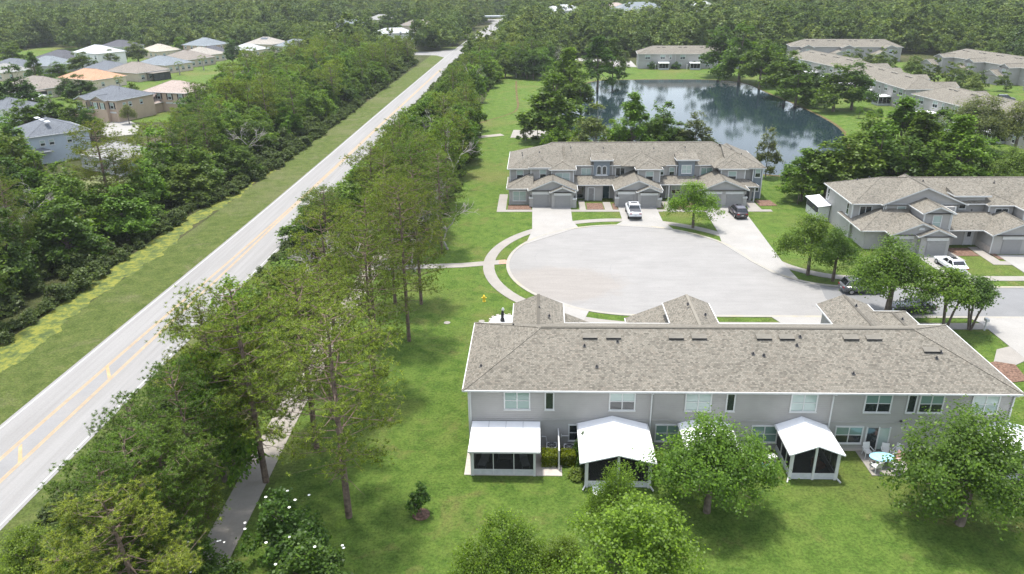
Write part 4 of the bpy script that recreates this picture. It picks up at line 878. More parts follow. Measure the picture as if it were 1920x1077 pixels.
# ------------------------------------------------------------------ vehicles
def loft(rows, closed_ends=True):
    mb = MB(); n = len(rows[0]); mb.v = [p for r in rows for p in r]
    for i in range(len(rows)-1):
        for j in range(n): a = i*n+j; b = i*n+(j+1) % n; mb.f.append((a, b, b+n, a+n))
    mb.f.append(tuple(range(n))[::-1]); mb.f.append(tuple(range((len(rows)-1)*n, len(rows)*n))); return mb
def ringx(y, w, zb, zt, sh=.82, bulge=1.0):
    """cross section at y: sill, side, shoulder, top"""
    h = zt-zb
    return [(-w*.86, y, zb), (w*.86, y, zb), (w*.98*bulge, y, zb+h*.22), (w*bulge, y, zb+h*.62), (w*.95, y, zb+h*.9), (w*sh, y, zt), (-w*sh, y, zt), (-w*.95, y, zb+h*.9), (-w*bulge, y, zb+h*.62), (-w*.98*bulge, y, zb+h*.22)]
def car(label, loc, rz, kind, color, cat='car', group=None):
    """nose towards local -Y"""
    root = empty({'pickup': 'pickup_truck'}.get(kind, 'parked_car'), (loc[0], loc[1], loc[2]), rz, label, cat, group)
    T = {'sedan': dict(L=4.9, w=.93, h=1.45, belt=.95, hood=.92, deck=1.02, cab=(-.75, -.05, 1.25, 1.85)),
         'suv': dict(L=4.6, w=.93, h=1.68, belt=1.08, hood=1.02, deck=1.12, cab=(-1.0, -.35, 1.75, 2.15)),
         'pickup': dict(L=5.9, w=1.02, h=1.95, belt=1.32, hood=1.28, deck=1.35, cab=(-1.25, -.6, 1.0, 1.2)),
         'convertible': dict(L=4.7, w=.93, h=1.35, belt=.92, hood=.90, deck=.98, cab=(-.5, .2, 1.1, 1.7))}[kind]
    a = T['L']/2; w = T['w']; zb = .30 if kind != 'pickup' else .45; c0, c1, c2, c3 = T['cab']
    st = [(-a, .78, zb+.12, T['hood']-.32), (-a+.18, .93, zb, T['hood']-.16), (-a+.7, .99, zb-.02, T['hood']-.05), (c0, 1.0, zb-.02, T['hood']+.05), (0, 1.0, zb-.02, T['belt']), (c3-.1, 1.0, zb-.02, T['deck']-.02), (a-.5, .98, zb-.02, T['deck']), (a-.12, .93, zb, T['deck']-.05), (a, .84, zb+.14, T['deck']-.22)]
    loft([ringx(y, w*f, b, t) for y, f, b, t in st]).build('body', color, root, smooth=False).data.polygons.foreach_set('use_smooth', [True]*((len(st)-1)*10)+[False]*2)
    def cabring(y, wb, wt, z0, z1): return [(-wb, y[0], z0), (wb, y[0], z0), (wt, y[1], z1), (-wt, y[1], z1)]
    z0, z1 = T['belt']-.05, T['h']
    gl = loft([[(-w*.86, c0, z0), (w*.86, c0, z0), (w*.84, c0+.02, z0+.02), (-w*.84, c0+.02, z0+.02)], [(-w*.90, c1, z0), (w*.90, c1, z0), (w*.72, c1, z1-.04), (-w*.72, c1, z1-.04)],
               [(-w*.90, c2, z0), (w*.90, c2, z0), (w*.72, c2, z1-.05), (-w*.72, c2, z1-.05)], [(-w*.84, c3, z0), (w*.84, c3, z0), (w*.80, c3-.02, z0+.04), (-w*.80, c3-.02, z0+.04)]])
    gl.build('windows', 'g_car', root)
    m = color if kind != 'convertible' else 'dark'
    loft([[(-w*.72, c1-.03, z1-.06), (w*.72, c1-.03, z1-.06), (w*.66, c1+.08, z1+.0), (-w*.66, c1+.08, z1+.0)], [(-w*.75, (c1+c2)/2, z1-.07), (w*.75, (c1+c2)/2, z1-.07), (w*.66, (c1+c2)/2, z1+.03), (-w*.66, (c1+c2)/2, z1+.03)],
          [(-w*.72, c2+.05, z1-.07), (w*.72, c2+.05, z1-.07), (w*.64, c2-.05, z1-.01), (-w*.64, c2-.05, z1-.01)]]).build('roof_panel', m, root)
    pl = MB()
    for s in (-1, 1):
        for ya, yb in (((c0), (c1)), ((c3), (c2))): pl.bar((s*w*.88, ya, z0+.03), (s*w*.735, yb, z1-.04), .07)
        ym = (c1+c2)/2; pl.bar((s*w*.905, ym, z0+.02), (s*w*.745, ym, z1-.05), .08)
        pl.bar((s*w*.90, c0+.1, z0+.05), (s*w*.90, c3-.1, z0+.05), .05)
    pl.build('pillars', m, root)
    if kind in ('sedan', 'suv'): MB().box(-.35, .35, c1+.15, c1+.85, z1+.02, z1+.05).build('sunroof', 'g_car', root)
    for s in (-1, 1):
        MB().box(s*w-.06+s*.08, s*w+.06+s*.08, c0+.35, c0+.5, z0, z0+.16).build('mirror', m, root)
        MB().box(s*w*.62-.2, s*w*.62+.2, -a-.01, -a+.22, T['hood']-.44, T['hood']-.27).build('headlight', 'head', root)
        MB().box(s*w*.68-.18, s*w*.68+.18, a-.16, a+.015, T['deck']-.36, T['deck']-.2).build('tail_light', 'tail', root)
        for y in (-a*.62, a*.60):
            r = .34 if kind != 'pickup' else .41
            t = MB().tube([(s*(w-.22), y, r), (s*(w+.01), y, r)], [r, r], 16).build('wheel', 'tyre', root); MB().tube([(s*(w-.02), y, r), (s*(w+.02), y, r)], [r*.62, r*.62], 10).build('rim', 'rim', t)
    MB().box(-w*.55, w*.55, -a-.015, -a+.1, zb+.1, zb+.36).build('grille', 'dark', root); MB().box(-.16, .16, a-.1, a+.02, zb+.28, zb+.42).build('number_plate', 'white', root)
    if kind == 'pickup':
        MB().box(-w*.82, w*.82, c3+.12, a-.2, T['deck']-.02, T['deck']+.035).build('bed_cover', 'bedc', root)
        MB().box(-w*.9, w*.9, a-.05, a+.12, zb, zb+.2).build('rear_bumper', 'dark', root); MB().box(-.5, .5, c1+.5, c1+1.0, z1+.03, z1+.05).build('sunroof', 'g_car', root)
    return root
MT['p_white'] = paint('white_car_paint', (.70, .71, .72)); MT['p_black'] = paint('black_car_paint', (.012, .012, .016)); MT['p_grey'] = paint('grey_car_paint', (.10, .105, .11))
MT['p_char'] = paint('charcoal_car_paint', (.035, .028, .034)); MT['bedc'] = flat('black_vinyl_cover', (.06, .06, .065), .6)
car('white pickup truck with black bed cover backed out from the middle garage', (14.35, 110.9, .07), math.pi, 'pickup', 'p_white', 'pickup truck')
car('charcoal hatchback parked on the right-hand drive beside the lawn', (30.1, 110.6, .07), R(184), 'suv', 'p_char')
car('white sedan with dark wheels on the drive beside the big street oak', (51.1, 88.9, .07), R(184), 'sedan', 'p_white')
car('silver-grey SUV parked at the curb under the big street oak', (37.2, 81.4, .03), R(92), 'suv', 'p_grey')
car('black coupe parked at the near curb between the two street trees', (40.6, 76.1, .03), R(-87), 'convertible', 'p_black')
car('white SUV in front of the tan shuttered house', (at(212, 227)[0], at(212, 227)[1], .06), R(-68), 'suv', 'p_white')
car('dark car far up the main road', (*at(937, 49), .04), R(12), 'suv', 'p_black'); car('grey car far up the main road beyond the dark one', (*at(941, 43), .04), R(12), 'sedan', 'p_grey')
car('white car under the trees at the head of the pond', (*at(1034, 122), .04), R(60), 'suv', 'p_white')
car('dark car parked between the far townhouses at the right', (*at(1885, 190), .04), R(70), 'suv', 'p_black')
# a pole beside the far road
t = empty('utility_pole', (*at(921, 70), 0), 0, 'thin dark utility pole beside the far main road', 'pole')
MB().cyl(0, 0, 0, 11, .16, 8, .1).build('pole', 'bark', t); MB().box(-1.2, 1.2, -.06, .06, 10.2, 10.35).build('cross_arm', 'bark', t)

# ------------------------------------------------------------------ small things in the near garden
def ac(label, x, y, rz=0):
    t = empty('air_conditioner', (x, y, .06), rz, label, 'air conditioner', 'condensers behind the near townhouses')
    MB().box(-.42, .42, -.42, .42, 0, .78).build('cabinet', 'grey_metal', t); MB().cyl(0, 0, .781, .80, .36, 20).build('fan_opening', 'dark', t)
    g = MB()
    for k in range(4): a = R(k*45); g.bar((-.36*math.cos(a), -.36*math.sin(a), .815), (.36*math.cos(a), .36*math.sin(a), .815), .015)
    g.build('fan_guard', 'grey_metal', t)
    for k in range(7): MB().box(-.425, .425, -.425, .425, .08+k*.095, .10+k*.095).build('louvre', 'knee', t)
    tag(MB().box(-.5, .5, -.5, .5, -.06, 0).build('concrete_base', 'terr', t))
ac('air conditioner left of the white privacy fence', 1.0, 49.1); ac('air conditioner right of the white privacy fence', 2.35, 48.9)
# patio set
slab('patio', [(24.75, 46.8), (27.9, 46.8), (27.9, 49.85), (24.7, 49.85)], .06, 'walk')
t = empty('patio_table', (25.9, 48.1, .06), 0, 'oval patio table with a light blue top on the open patio', 'table')
MT['blue_top'] = flat('pale_blue_glass', (.30, .56, .68), .2); MT['pink_cloth'] = flat('dusty_pink_cushion', (.50, .28, .27), .8)
MB().add([(.95*math.cos(R(a)), .6*math.sin(R(a)), z) for z in (.70, .74) for a in range(0, 360, 18)], [tuple(range(20))[::-1], tuple(range(20, 40))]+[(i, (i+1) % 20, 20+(i+1) % 20, 20+i) for i in range(20)]).build('table_top', 'blue_top', t)
for sx, sy in ((-1, -1), (1, -1), (1, 1), (-1, 1)): MB().bar((sx*.75, sy*.45, 0), (sx*.5, sy*.3, .7), .05).build('leg', 'white', t)
def chair(label, x, y, rz, cushion='white'):
    t = empty('patio_chair', (x, y, .06), rz, label, 'chair', 'white chairs round the patio table')
    MB().box(-.27, .27, -.27, .25, .40, .45).build('seat', cushion, t)
    MB().add([(-.27, .24, .45), (.27, .24, .45), (.27, .40, 1.0), (-.27, .40, 1.0), (-.27, .28, .45), (.27, .28, .45), (.27, .44, 1.0), (-.27, .44, 1.0)], [(0, 1, 2, 3), (7, 6, 5, 4), (0, 4, 5, 1), (3, 2, 6, 7), (1, 5, 6, 2), (0, 3, 7, 4)]).build('backrest', cushion, t)
    for sx in (-1, 1):
        for sy in (-1, 1): MB().bar((sx*.28, sy*.27, 0), (sx*.26, sy*.22, .42), .045).build('leg', 'white', t)
        MB().bar((sx*.31, -.25, .66), (sx*.31, .32, .66), .05).bar((sx*.30, -.24, .42), (sx*.31, -.25, .66), .04).build('armrest', 'white', t)
chair('white patio chair at the near left of the blue table', 25.2, 47.35, R(200)); chair('patio chair with a dusty pink cushion', 27.0, 48.25, R(-70), 'pink_cloth')
chair('white patio chair against the wall left of the sliding door', 25.3, 49.2, R(5)); chair('white patio chair at the far right of the table', 26.6, 49.1, R(-15)); chair('white patio chair at the near right of the table', 26.7, 47.25, R(165))
chair('white patio chair by itself at the right end of the patio', 27.5, 49.1, R(-45))
# clutter beside the third porch
t = empty('storage_box', (17.75, 48.4, 0), R(20), 'white box with a red stripe standing beside the gabled porch', 'box'); MB().box(-.35, .35, -.25, .25, 0, .5).build('body', 'white', t); MB().box(-.36, .36, -.26, .26, .3, .36).build('stripe', 'tail', t); MB().box(-.37, .37, -.27, .27, .5, .56).build('lid', 'white', t)
t = empty('garden_hose_reel', (17.2, 47.9, 0), 0, 'small blue garden tub beside the white box', 'tub'); MB().cyl(0, 0, 0, .35, .28, 14, .33).build('tub', 'blue_top', t); MB().cyl(0, 0, .3, .36, .29, 14).build('soil', 'mulch', t)
t = empty('bench', (16.0, 49.2, 0), 0, 'white garden bench by the wall left of the gabled porch', 'bench'); MB().box(-.6, .6, -.2, .2, .4, .46).build('seat', 'white', t); MB().box(-.6, .6, .18, .24, .5, .95).build('backrest', 'white', t)
for sx in (-.5, .5): MB().box(sx-.04, sx+.04, -.2, .2, 0, .4).build('leg', 'white', t)
# inside the first lanai
def lounger(label, x, y, rz):
    t = empty('lounge_chair', (x, y, .08), rz, label, 'lounge chair', 'pale loungers behind the first porch screen')
    MB().box(-.3, .3, -.7, .3, .28, .34).build('seat', 'knee', t); MB().add([(-.3, .3, .34), (.3, .3, .34), (.3, .75, .95), (-.3, .75, .95), (-.3, .35, .30), (.3, .35, .30), (.3, .8, .92), (-.3, .8, .92)], [(0, 1, 2, 3), (7, 6, 5, 4), (0, 4, 5, 1), (3, 2, 6, 7), (1, 5, 6, 2), (0, 3, 7, 4)]).build('backrest', 'knee', t)
    for sx in (-1, 1):
        for y_ in (-.6, .25): MB().box(sx*.28-.02, sx*.28+.02, y_-.02, y_+.02, 0, .3).build('leg', 'knee', t)
lounger('pale lounger behind the left screen of the first porch', -4.2, 47.7, R(-12)); lounger('pale lounger behind the right screen of the first porch', -1.1, 47.7, R(12))
t = empty('shelf_rack', (-2.6, 48.0, .08), 0, 'low rack behind the middle screen of the first porch', 'rack')
for z in (.3, .65, 1.0): MB().box(-.5, .5, -.18, .18, z, z+.04).build('shelf', 'knee', t)
for sx in (-.48, .48): MB().box(sx-.02, sx+.02, -.18, .18, 0, 1.3).build('upright', 'knee', t)
t = empty('garden_chair', (21.0, 47.6, .08), R(30), 'reddish armchair behind the screen of the gabled porch', 'armchair'); MT['red_wood'] = flat('red_wood', (.30, .10, .06), .6)
MB().box(-.4, .4, -.35, .35, .1, .42).build('seat', 'red_wood', t); MB().box(-.4, .4, .25, .38, .42, .85).build('backrest', 'red_wood', t)
# fire hydrant
t = empty('fire_hydrant', (-6.3, 78.3, 0), 0, 'yellow fire hydrant on the lawn left of the near townhouses', 'hydrant')
MB().cyl(0, 0, 0, .65, .13, 12).build('barrel', 'yellow', t); MB().cyl(0, 0, .65, .82, .15, 12, .05).build('bonnet', 'yellow', t); MB().tube([(-.28, 0, .48), (.28, 0, .48)], [.07, .07], 8).build('outlet', 'yellow', t); MB().cyl(0, 0, 0, .06, .2, 12).build('base_flange', 'yellow', t)
for x, y in ((-6.9, 78.6), (-5.7, 78.0), (-6.3, 77.6)): pass
t = empty('utility_cover', (-9.9, 72.6, 0), 0, 'round pale utility cover in the lawn left of the statue pad', 'utility cover'); MB().cyl(0, 0, 0, .06, .35, 14).build('lid', 'walk', t)
t = empty('utility_cover', (-6.2, 73.0, 0), 0, 'round pale utility cover in the lawn nearest the statue pad', 'utility cover'); MB().cyl(0, 0, 0, .06, .33, 14).build('lid', 'walk', t)
# white round bed with a small statue
t = empty('garden_pad', (-3.75, 73.0, 0), 0, 'round white gravel pad with a dark statue showing beyond the near roof', 'garden pad')
MB().cyl(0, 0, 0, .12, 1.55, 32).build('pad', 'white', t)
for a in range(0, 360, 24): MB().box(-.16, .16, -.08, .08, 0, .2).build('edging_stone', 'terr', t, (1.6*math.cos(R(a)), 1.6*math.sin(R(a)), 0), R(a+90))
t2 = empty('garden_statue', (-3.95, 72.9, .12), 0, 'small dark grey statue with a pale top on the white pad', 'statue')
MB().tube([(0, 0, 0), (0, 0, .3), (0, 0, .35), (.02, 0, .9), (.04, 0, 1.25)], [.26, .24, .16, .18, .09], 10).build('body', 'dark', t2); MB().tube([(.05, 0, 1.25), (.08, 0, 1.4), (.08, 0, 1.6)], [.14, .17, .05], 10).build('head', 'knee', t2)
t = empty('mailbox', (46.0, 75.6-4.2, 0), 0, 'white mailbox by the sidewalk at the right', 'mailbox'); MB().box(-.06, .06, -.06, .06, 0, 1.05).build('post', 'white', t); MB().box(-.14, .14, -.28, .28, 1.05, 1.35).build('box', 'white', t)

# ------------------------------------------------------------------ vegetation
def quads_mesh(name, C, N, T_, sx, sy, mat):
    """one small quad per leaf: centre C, normal N, long axis T_"""
    N = N/np.linalg.norm(N, axis=1, keepdims=True); T_ = T_-N*np.sum(T_*N, 1, keepdims=True); T_ /= np.linalg.norm(T_, axis=1, keepdims=True)+1e-9
    B = np.cross(N, T_); n = len(C); sx = sx[:, None]; sy = sy[:, None]
    V = np.stack([C-T_*sx, C-B*sy+T_*sx*.1, C+T_*sx, C+B*sy+T_*sx*.1], 1).reshape(-1, 3)
    me = bpy.data.meshes.new(name); me.vertices.add(4*n); me.vertices.foreach_set('co', V.astype(np.float32).ravel())
    me.loops.add(4*n); me.loops.foreach_set('vertex_index', np.arange(4*n, dtype=np.int32))
    me.polygons.add(n); me.polygons.foreach_set('loop_start', np.arange(0, 4*n, 4, dtype=np.int32)); me.polygons.foreach_set('loop_total', np.full(n, 4, np.int32))
    me.materials.append(MT[mat]); me.update(calc_edges=True); me.validate(); return me
def tris_mesh(name, V, mat):
    n = len(V)//3
    me = bpy.data.meshes.new(name); me.vertices.add(3*n); me.vertices.foreach_set('co', V.astype(np.float32).ravel())
    me.loops.add(3*n); me.loops.foreach_set('vertex_index', np.arange(3*n, dtype=np.int32))
    me.polygons.add(n); me.polygons.foreach_set('loop_start', np.arange(0, 3*n, 3, dtype=np.int32)); me.polygons.foreach_set('loop_total', np.full(n, 3, np.int32))
    me.materials.append(MT[mat]); me.update(calc_edges=True); me.validate(); return me
def unit(rg, n): v = rg.normal(size=(n, 3)); return v/np.linalg.norm(v, axis=1, keepdims=True)
def broad(name, seed, Rr, z0, z1, nl, ncl, nleaf, size, mat='leaf', lobe=.42, drop=.25, bark='bark', trunk_r=.2, spread=.34, cone=0.0, fork=1):
    """lobed crown of leaf-sized faces, and its trunk with limbs; returns (crown mesh, trunk mesh)"""
    rg = np.random.default_rng(seed); zc = (z0+z1)/2; hz = (z1-z0)/2
    lob = []
    for i in range(nl):
        a = 2*math.pi*(i*.618+rg.random()*.25); q = math.sqrt((i+.5)/nl); t = rg.random()
        zz = zc+hz*(-.68+1.15*(1-q*q)*.9+.4*(rg.random()-.5)); rr = Rr*(1-lobe*.75)*q*(1-cone*max(0, (zz-zc)/hz)*.7)
        if cone > .5:
            f = (i+.5)/nl; zz = z0+(z1-z0)*(.10+.80*(1-f)**.85); rr = Rr*(1-lobe*.75)*min(1, f*1.25)**.75; lob.append((rr*math.cos(a), rr*math.sin(a), zz, Rr*lobe*(.6+.5*f)*(.85+.3*rg.random()))); continue
        lob.append((rr*math.cos(a), rr*math.sin(a), zz, Rr*lobe*(.75+.5*rg.random())*(1-.35*cone*max(0, (zz-zc)/hz))))
    lob = np.array(lob); lob[0, :2] *= .2; lob[0, 2] = z1-lob[0, 3]*.8
    k = rg.integers(0, nl, ncl); d = unit(rg, ncl); d[:, 2] = d[:, 2]*.8+.25; d /= np.linalg.norm(d, axis=1, keepdims=True)
    cc = lob[k, :3]+d*lob[k, 3:4]*(.55+.5*rg.random((ncl, 1)))*np.array([1, 1, .8])
    keep = rg.random(ncl) > drop*np.clip((zc-cc[:, 2])/hz+.3, 0, 1); cc = cc[keep]
    m = len(cc); j = rg.integers(0, m, nleaf); C = cc[j]+rg.normal(size=(nleaf, 3))*Rr*spread*.17*np.array([1, 1, .8])*(.6+.8*rg.random((nleaf, 1)))
    outw = C-np.array([0, 0, z0+.35*(z1-z0)]); outw /= np.linalg.norm(outw, axis=1, keepdims=True)
    N = outw*.5+np.array([0, 0, .85])+unit(rg, nleaf)*.75
    s = size*(.7+.6*rg.random(nleaf)); cm = quads_mesh(name+'_crown', C, N, unit(rg, nleaf), s*.62, s*.42, mat)
    tb = MB(); th = z0+.35*(z1-z0)
    for f in range(fork):
        ang = 2*math.pi*f/max(1, fork)+.6; sp = 0 if fork == 1 else .35
        base = (sp*.3*math.cos(ang), sp*.3*math.sin(ang), -.1); fx, fy = sp*3*math.cos(ang), sp*3*math.sin(ang)
        tb.tube([base, (fx*.5+.05, fy*.5, th*.5), (fx, fy, th), (fx*1.3, fy*1.3, zc+.3*hz)], [trunk_r*1.25, trunk_r, trunk_r*.75, trunk_r*.35], 8)
    for i in range(nl):
        L_ = lob[i]; fx, fy = (0, 0) if fork == 1 else (.35*3*math.cos(.6+2*math.pi*(i % fork)/fork), .35*3*math.sin(.6+2*math.pi*(i % fork)/fork)); st = th*(.75+.3*rg.random())
        mid = ((L_[0]+fx)*.45, (L_[1]+fy)*.45, (st+L_[2])/2+.1); tb.tube([(fx*.9, fy*.9, st), mid, (L_[0], L_[1], L_[2])], [trunk_r*.5, trunk_r*.3, trunk_r*.1], 5, False)
        for _ in range(2):
            dd = unit(rg, 1)[0]*L_[3]*.9; tb.tube([mid, (L_[0]+dd[0], L_[1]+dd[1], L_[2]+dd[2]*.6)], [trunk_r*.2, trunk_r*.06], 4, False)
    return cm, tb.mesh(name+'_trunk', bark)
def pine(name, seed, H, cr, c0, nb, tufts, blades, tl, mat='needle', dead=6, flat_top=.5, bw=.05):
    """tall pine: bare trunk, irregular branches carrying tufts of needles"""
    rg = np.random.default_rng(seed); tb = MB(); lean = rg.normal(size=2)*.25
    def ax(t): return np.array([lean[0]*t*t, lean[1]*t*t, H*t])
    tb.tube([ax(t) for t in (0, .25, .5, .75, 1.0)], [.21, .18, .15, .10, .03], 7)
    tips = []
    for i in range(nb):
        t = c0+(1-c0)*((i+rg.random())/nb); a = i*2.4+rg.random()*.9
        prof = (math.sin(math.pi*min(1, ((t-c0)/(1-c0))*.80+.18)))**.6; L_ = cr*prof*(.6+.55*rg.random())
        up = .15+.55*((t-c0)/(1-c0))+.15*rg.normal(); p0 = ax(t); d = np.array([math.cos(a), math.sin(a), 0])
        p1 = p0+d*L_*.5+np.array([0, 0, L_*.5*up*.5]); p2 = p0+d*L_+np.array([0, 0, L_*up*.9])
        tb.tube([p0, p1, p2], [.045, .028, .010], 4, False)
        nt_ = max(2, int(tufts*(L_/cr)**1.1))
        for k in range(nt_):
            if k < nt_*.68:
                e = (p2 if k % 3 else p1*.35+p2*.65)+rg.normal(size=3)*np.array([.38, .38, .24]); tips.append(e)
                if k % 4 == 0: tb.tube([p2*.8+p1*.2, e], [.012, .005], 3, False)
                continue
            s = .35+.65*rg.random()**.7; b = p0+(p1-p0)*s*2 if s < .5 else p1+(p2-p1)*(s-.5)*2
            side = np.array([-d[1], d[0], 0])*rg.normal()*L_*.23*(.4+s); e = b+side+np.array([0, 0, abs(rg.normal())*.28-.05])
            tips.append(e)
            if rg.random() < .3: tb.tube([b, e], [.015, .006], 3, False)
    for i in range(dead):
        t = c0*(.55+.5*rg.random()); a = rg.random()*6.3; p0 = ax(t); L_ = .7+1.3*rg.random(); e = p0+np.array([math.cos(a)*L_, math.sin(a)*L_, .25*L_*rg.normal()]); tb.tube([p0, e], [.03, .01], 3, False)
    tips.append(ax(1.0)); tips = np.array(tips); m = len(tips); n = m*blades
    C = np.repeat(tips, blades, 0); D = unit(rg, n); D[:, 2] = D[:, 2]*.75+.35; D /= np.linalg.norm(D, axis=1, keepdims=True)
    sc = np.repeat(.75+.5*rg.random(m), blades)[:, None]*tl; S_ = np.cross(D, np.array([0, 0, 1.0])+unit(rg, n)*.65); S_ /= np.linalg.norm(S_, axis=1, keepdims=True)
    V = np.stack([C+D*sc*.08-S_*bw*.5, C+D*sc*.08+S_*bw*.5, C+D*sc*(.8+.4*rg.random((n, 1)))], 1)
    V[:, 2] += 0; V = V.reshape(-1, 3)
    return tris_mesh(name+'_crown', V, mat), tb.mesh(name+'_trunk', 'bark_pine')
def palm(name, seed, H):
    rg = np.random.default_rng(seed); tb = MB(); tb.tube([(0, 0, 0), (.1, 0, H*.5), (.15, .05, H)], [.24, .19, .2], 8); C = []; V = []
    for i in range(34):
        a = i*2.4; el = rg.uniform(-.7, 1.1); L_ = 1.15+.3*rg.random(); d = np.array([math.cos(a)*math.cos(el), math.sin(a)*math.cos(el), math.sin(el)]); c = np.array([.15, .05, H])+d*L_; side = np.cross(d, [0, 0, 1.0]); side /= np.linalg.norm(side)
        up = np.cross(side, d)
        for k in range(13):
            f = (k-6)/6*1.25; e = c+(d*math.cos(f)+side*math.sin(f))*(.85-.1*abs(f))-np.array([0, 0, .18+.2*abs(f)]); s = side*math.cos(f)*.05-d*math.sin(f)*.05; V += [c-s, c+s, e]
        V += [np.array([.15, .05, H]), np.array([.15, .05, H])+up*.04, c]
    return tris_mesh(name+'_crown', np.array(V), 'leaf'), tb.mesh(name+'_trunk', 'bark_grey')
def bare(name, seed, H, sp):
    rg = np.random.default_rng(seed); tb = MB()
    def grow(p, d, L_, r, k):
        q = p+d*L_; m = (p+q)/2+rg.normal(size=3)*L_*.07; tb.tube([p, m, q], [r, r*.8, r*.62], 4 if r < .06 else 6, False)
        if k == 0: return
        for _ in range(3 if k > 1 else 4):
            e = d+unit(rg, 1)[0]*sp; e[2] += .12; grow(q if rg.random() < .6 else m, e/np.linalg.norm(e), L_*(.62+.2*rg.random()), r*.55, k-1)
    grow(np.zeros(3), np.array([0, 0, 1.0]), H*.36, .16, 4); return None, tb.mesh(name+'_trunk', 'bark_grey')
VG = {}
def reg(key, R0, H0, meshes): VG.setdefault(key, []).append((R0, H0, *meshes))
for sd in (1, 2): reg('oak', 4.6, 7.0, broad('oak', 10+sd, 4.6, 1.5, 7.0, 12, 400, 23000, .145, drop=.4, trunk_r=.22, spread=.42))
for sd in (1, 2): reg('light', 4.4, 8.0, broad('light_tree', 20+sd, 4.4, 1.0, 8.0, 14, 620, 24000, .13, spread=.36, lobe=.36))
reg('street', 4.6, 8.5, broad('street_oak', 31, 4.6, 2.4, 8.5, 11, 380, 18000, .17, trunk_r=.27, spread=.45, drop=.4))
reg('street', 4.6, 8.5, broad('street_oak', 32, 4.6, 2.2, 8.5, 9, 280, 13000, .18, trunk_r=.2, spread=.45, drop=.4))
reg('myrtle', 3.2, 6.5, broad('myrtle', 33, 3.2, 3.4, 6.5, 7, 200, 6500, .20, trunk_r=.11, spread=.5, drop=.3, fork=3))
reg('small', 1.7, 4.6, broad('small_tree', 35, 1.7, 1.4, 4.6, 7, 120, 3600, .17, trunk_r=.07, spread=.6, drop=.1))
reg('sapling', .75, 2.3, broad('sapling', 36, .75, .35, 2.3, 6, 60, 900, .16, trunk_r=.03, spread=.8, drop=.1))
for sd in range(5): reg('mid', 4.0, 11.0, broad('broadleaf', 40+sd, 4.0, .8, 11.0, 12+sd % 3, 300, 7500, .33, trunk_r=.22, spread=.40, drop=.03))
for sd in range(3): reg('airy', 3.2, 10.0, broad('airy_tree', 60+sd, 3.2, 1.4, 10.0, 14, 210, 4600, .26, trunk_r=.13, spread=.45, drop=.05, lobe=.32, bark='bark_grey'))
for sd in range(2): reg('cone', 4.0, 13.0, broad('cypress', 70+sd, 4.0, .8, 13.0, 17, 380, 9000, .32, trunk_r=.2, spread=.4, lobe=.36, cone=1.0))
for sd in range(4): reg('far', 4.2, 10.5, broad('far_tree', 80+sd, (4.2, 3.4, 4.6, 3.8)[sd], .8, (10.5, 12.0, 9.0, 10.0)[sd], (9, 12, 8, 14)[sd], 130, 2400, .44, mat='leaf_far', trunk_r=.2, spread=(.4, .3, .5, .36)[sd], drop=.05, cone=0, lobe=(.42, .36, .5, .34)[sd]))
for sd in range(3): reg('pine', 3.6, 17.0, pine('pine', 100+sd, 17.0, 3.6, .28, 56, 76, 20, .21, bw=.036))
for sd in range(3): reg('pine_sparse', 3.6, 17.0, pine('sparse_pine', 110+sd, 17.0, 3.7, .30, 60, 54, 18, .21, dead=12, bw=.034))
for sd in range(3): reg('pine_mid', 3.6, 15.0, pine('forest_pine', 120+sd, 15.0, 3.5, .28, 44, 20, 14, .48, bw=.085))
for sd in range(2): reg('palm', 1.9, 6.0, palm('palm', 130+sd, 6.0))
for sd in range(3): reg('bare', 2.5, 8.0, bare('bare_tree', 140+sd, 8.0, .75))
for sd in range(3): reg('bush', 1.5, 2.2, broad('bush', 150+sd, 1.5, .1, 2.2, 7, 90, 1300, .24, trunk_r=.05, spread=.6, drop=.1))
reg('magnolia', 2.6, 5.5, broad('magnolia', 160, 2.6, .3, 5.5, 10, 260, 8500, .19, trunk_r=.14, spread=.45, drop=.1))
GREEN = {k: tuple(min(.2, q*f) for q, f in zip(v, (1.42, 1.45, .72))) for k, v in {'oak': (.070, .120, .026), 'light': (.086, .158, .022), 'dark': (.042, .078, .024), 'mid': (.062, .105, .026), 'olive': (.076, .112, .034), 'yellow': (.088, .138, .024), 'pine': (.096, .126, .032), 'pined': (.060, .098, .028),
         'sage': (.085, .105, .062), 'grey': (.075, .092, .055), 'bright': (.082, .150, .030), 'blue': (.045, .085, .038), 'lime': (.115, .165, .012), 'palm': (.105, .130, .050)}.items()}
def plant(name, key, x, y, h, r, color, label, cat='tree', group=None, var=None, rz=None):
    L_ = VG[key]; i = rnd.randrange(len(L_)) if var is None else var; R0, H0, cm, tm = L_[i]
    t = empty(name, (x, y, 0), rnd.uniform(0, 6.28) if rz is None else rz, label, cat, group); s = r/R0; t.scale = (s, s, h/H0)
    if tm: obj('trunk', tm, t)
    if cm:
        c = obj('crown', cm, t); k = GREEN[color] if isinstance(color, str) else color; w = rnd.uniform(.9, 1.1)
        c.color = (k[0]*w*rnd.uniform(.92, 1.08), k[1]*w, k[2]*w, 1)
    return t
def T(name, key, u, v, h, r, color, label, cz=.62, **k):
    x, y = at(u, v, h*cz); return plant(name, key, x, y, h, r, color, label, **k)
# --- trees one can point at
plant('oak_tree', 'oak', 11.7, 42.5, 7.4, 4.7, 'oak', 'dense round oak on the lawn in front of the third porch', var=0)
plant('oak_tree', 'oak', 28.5, 41.6, 8.4, 5.4, 'oak', 'wide spreading oak at the lower right with a brown bare patch under it', var=1)

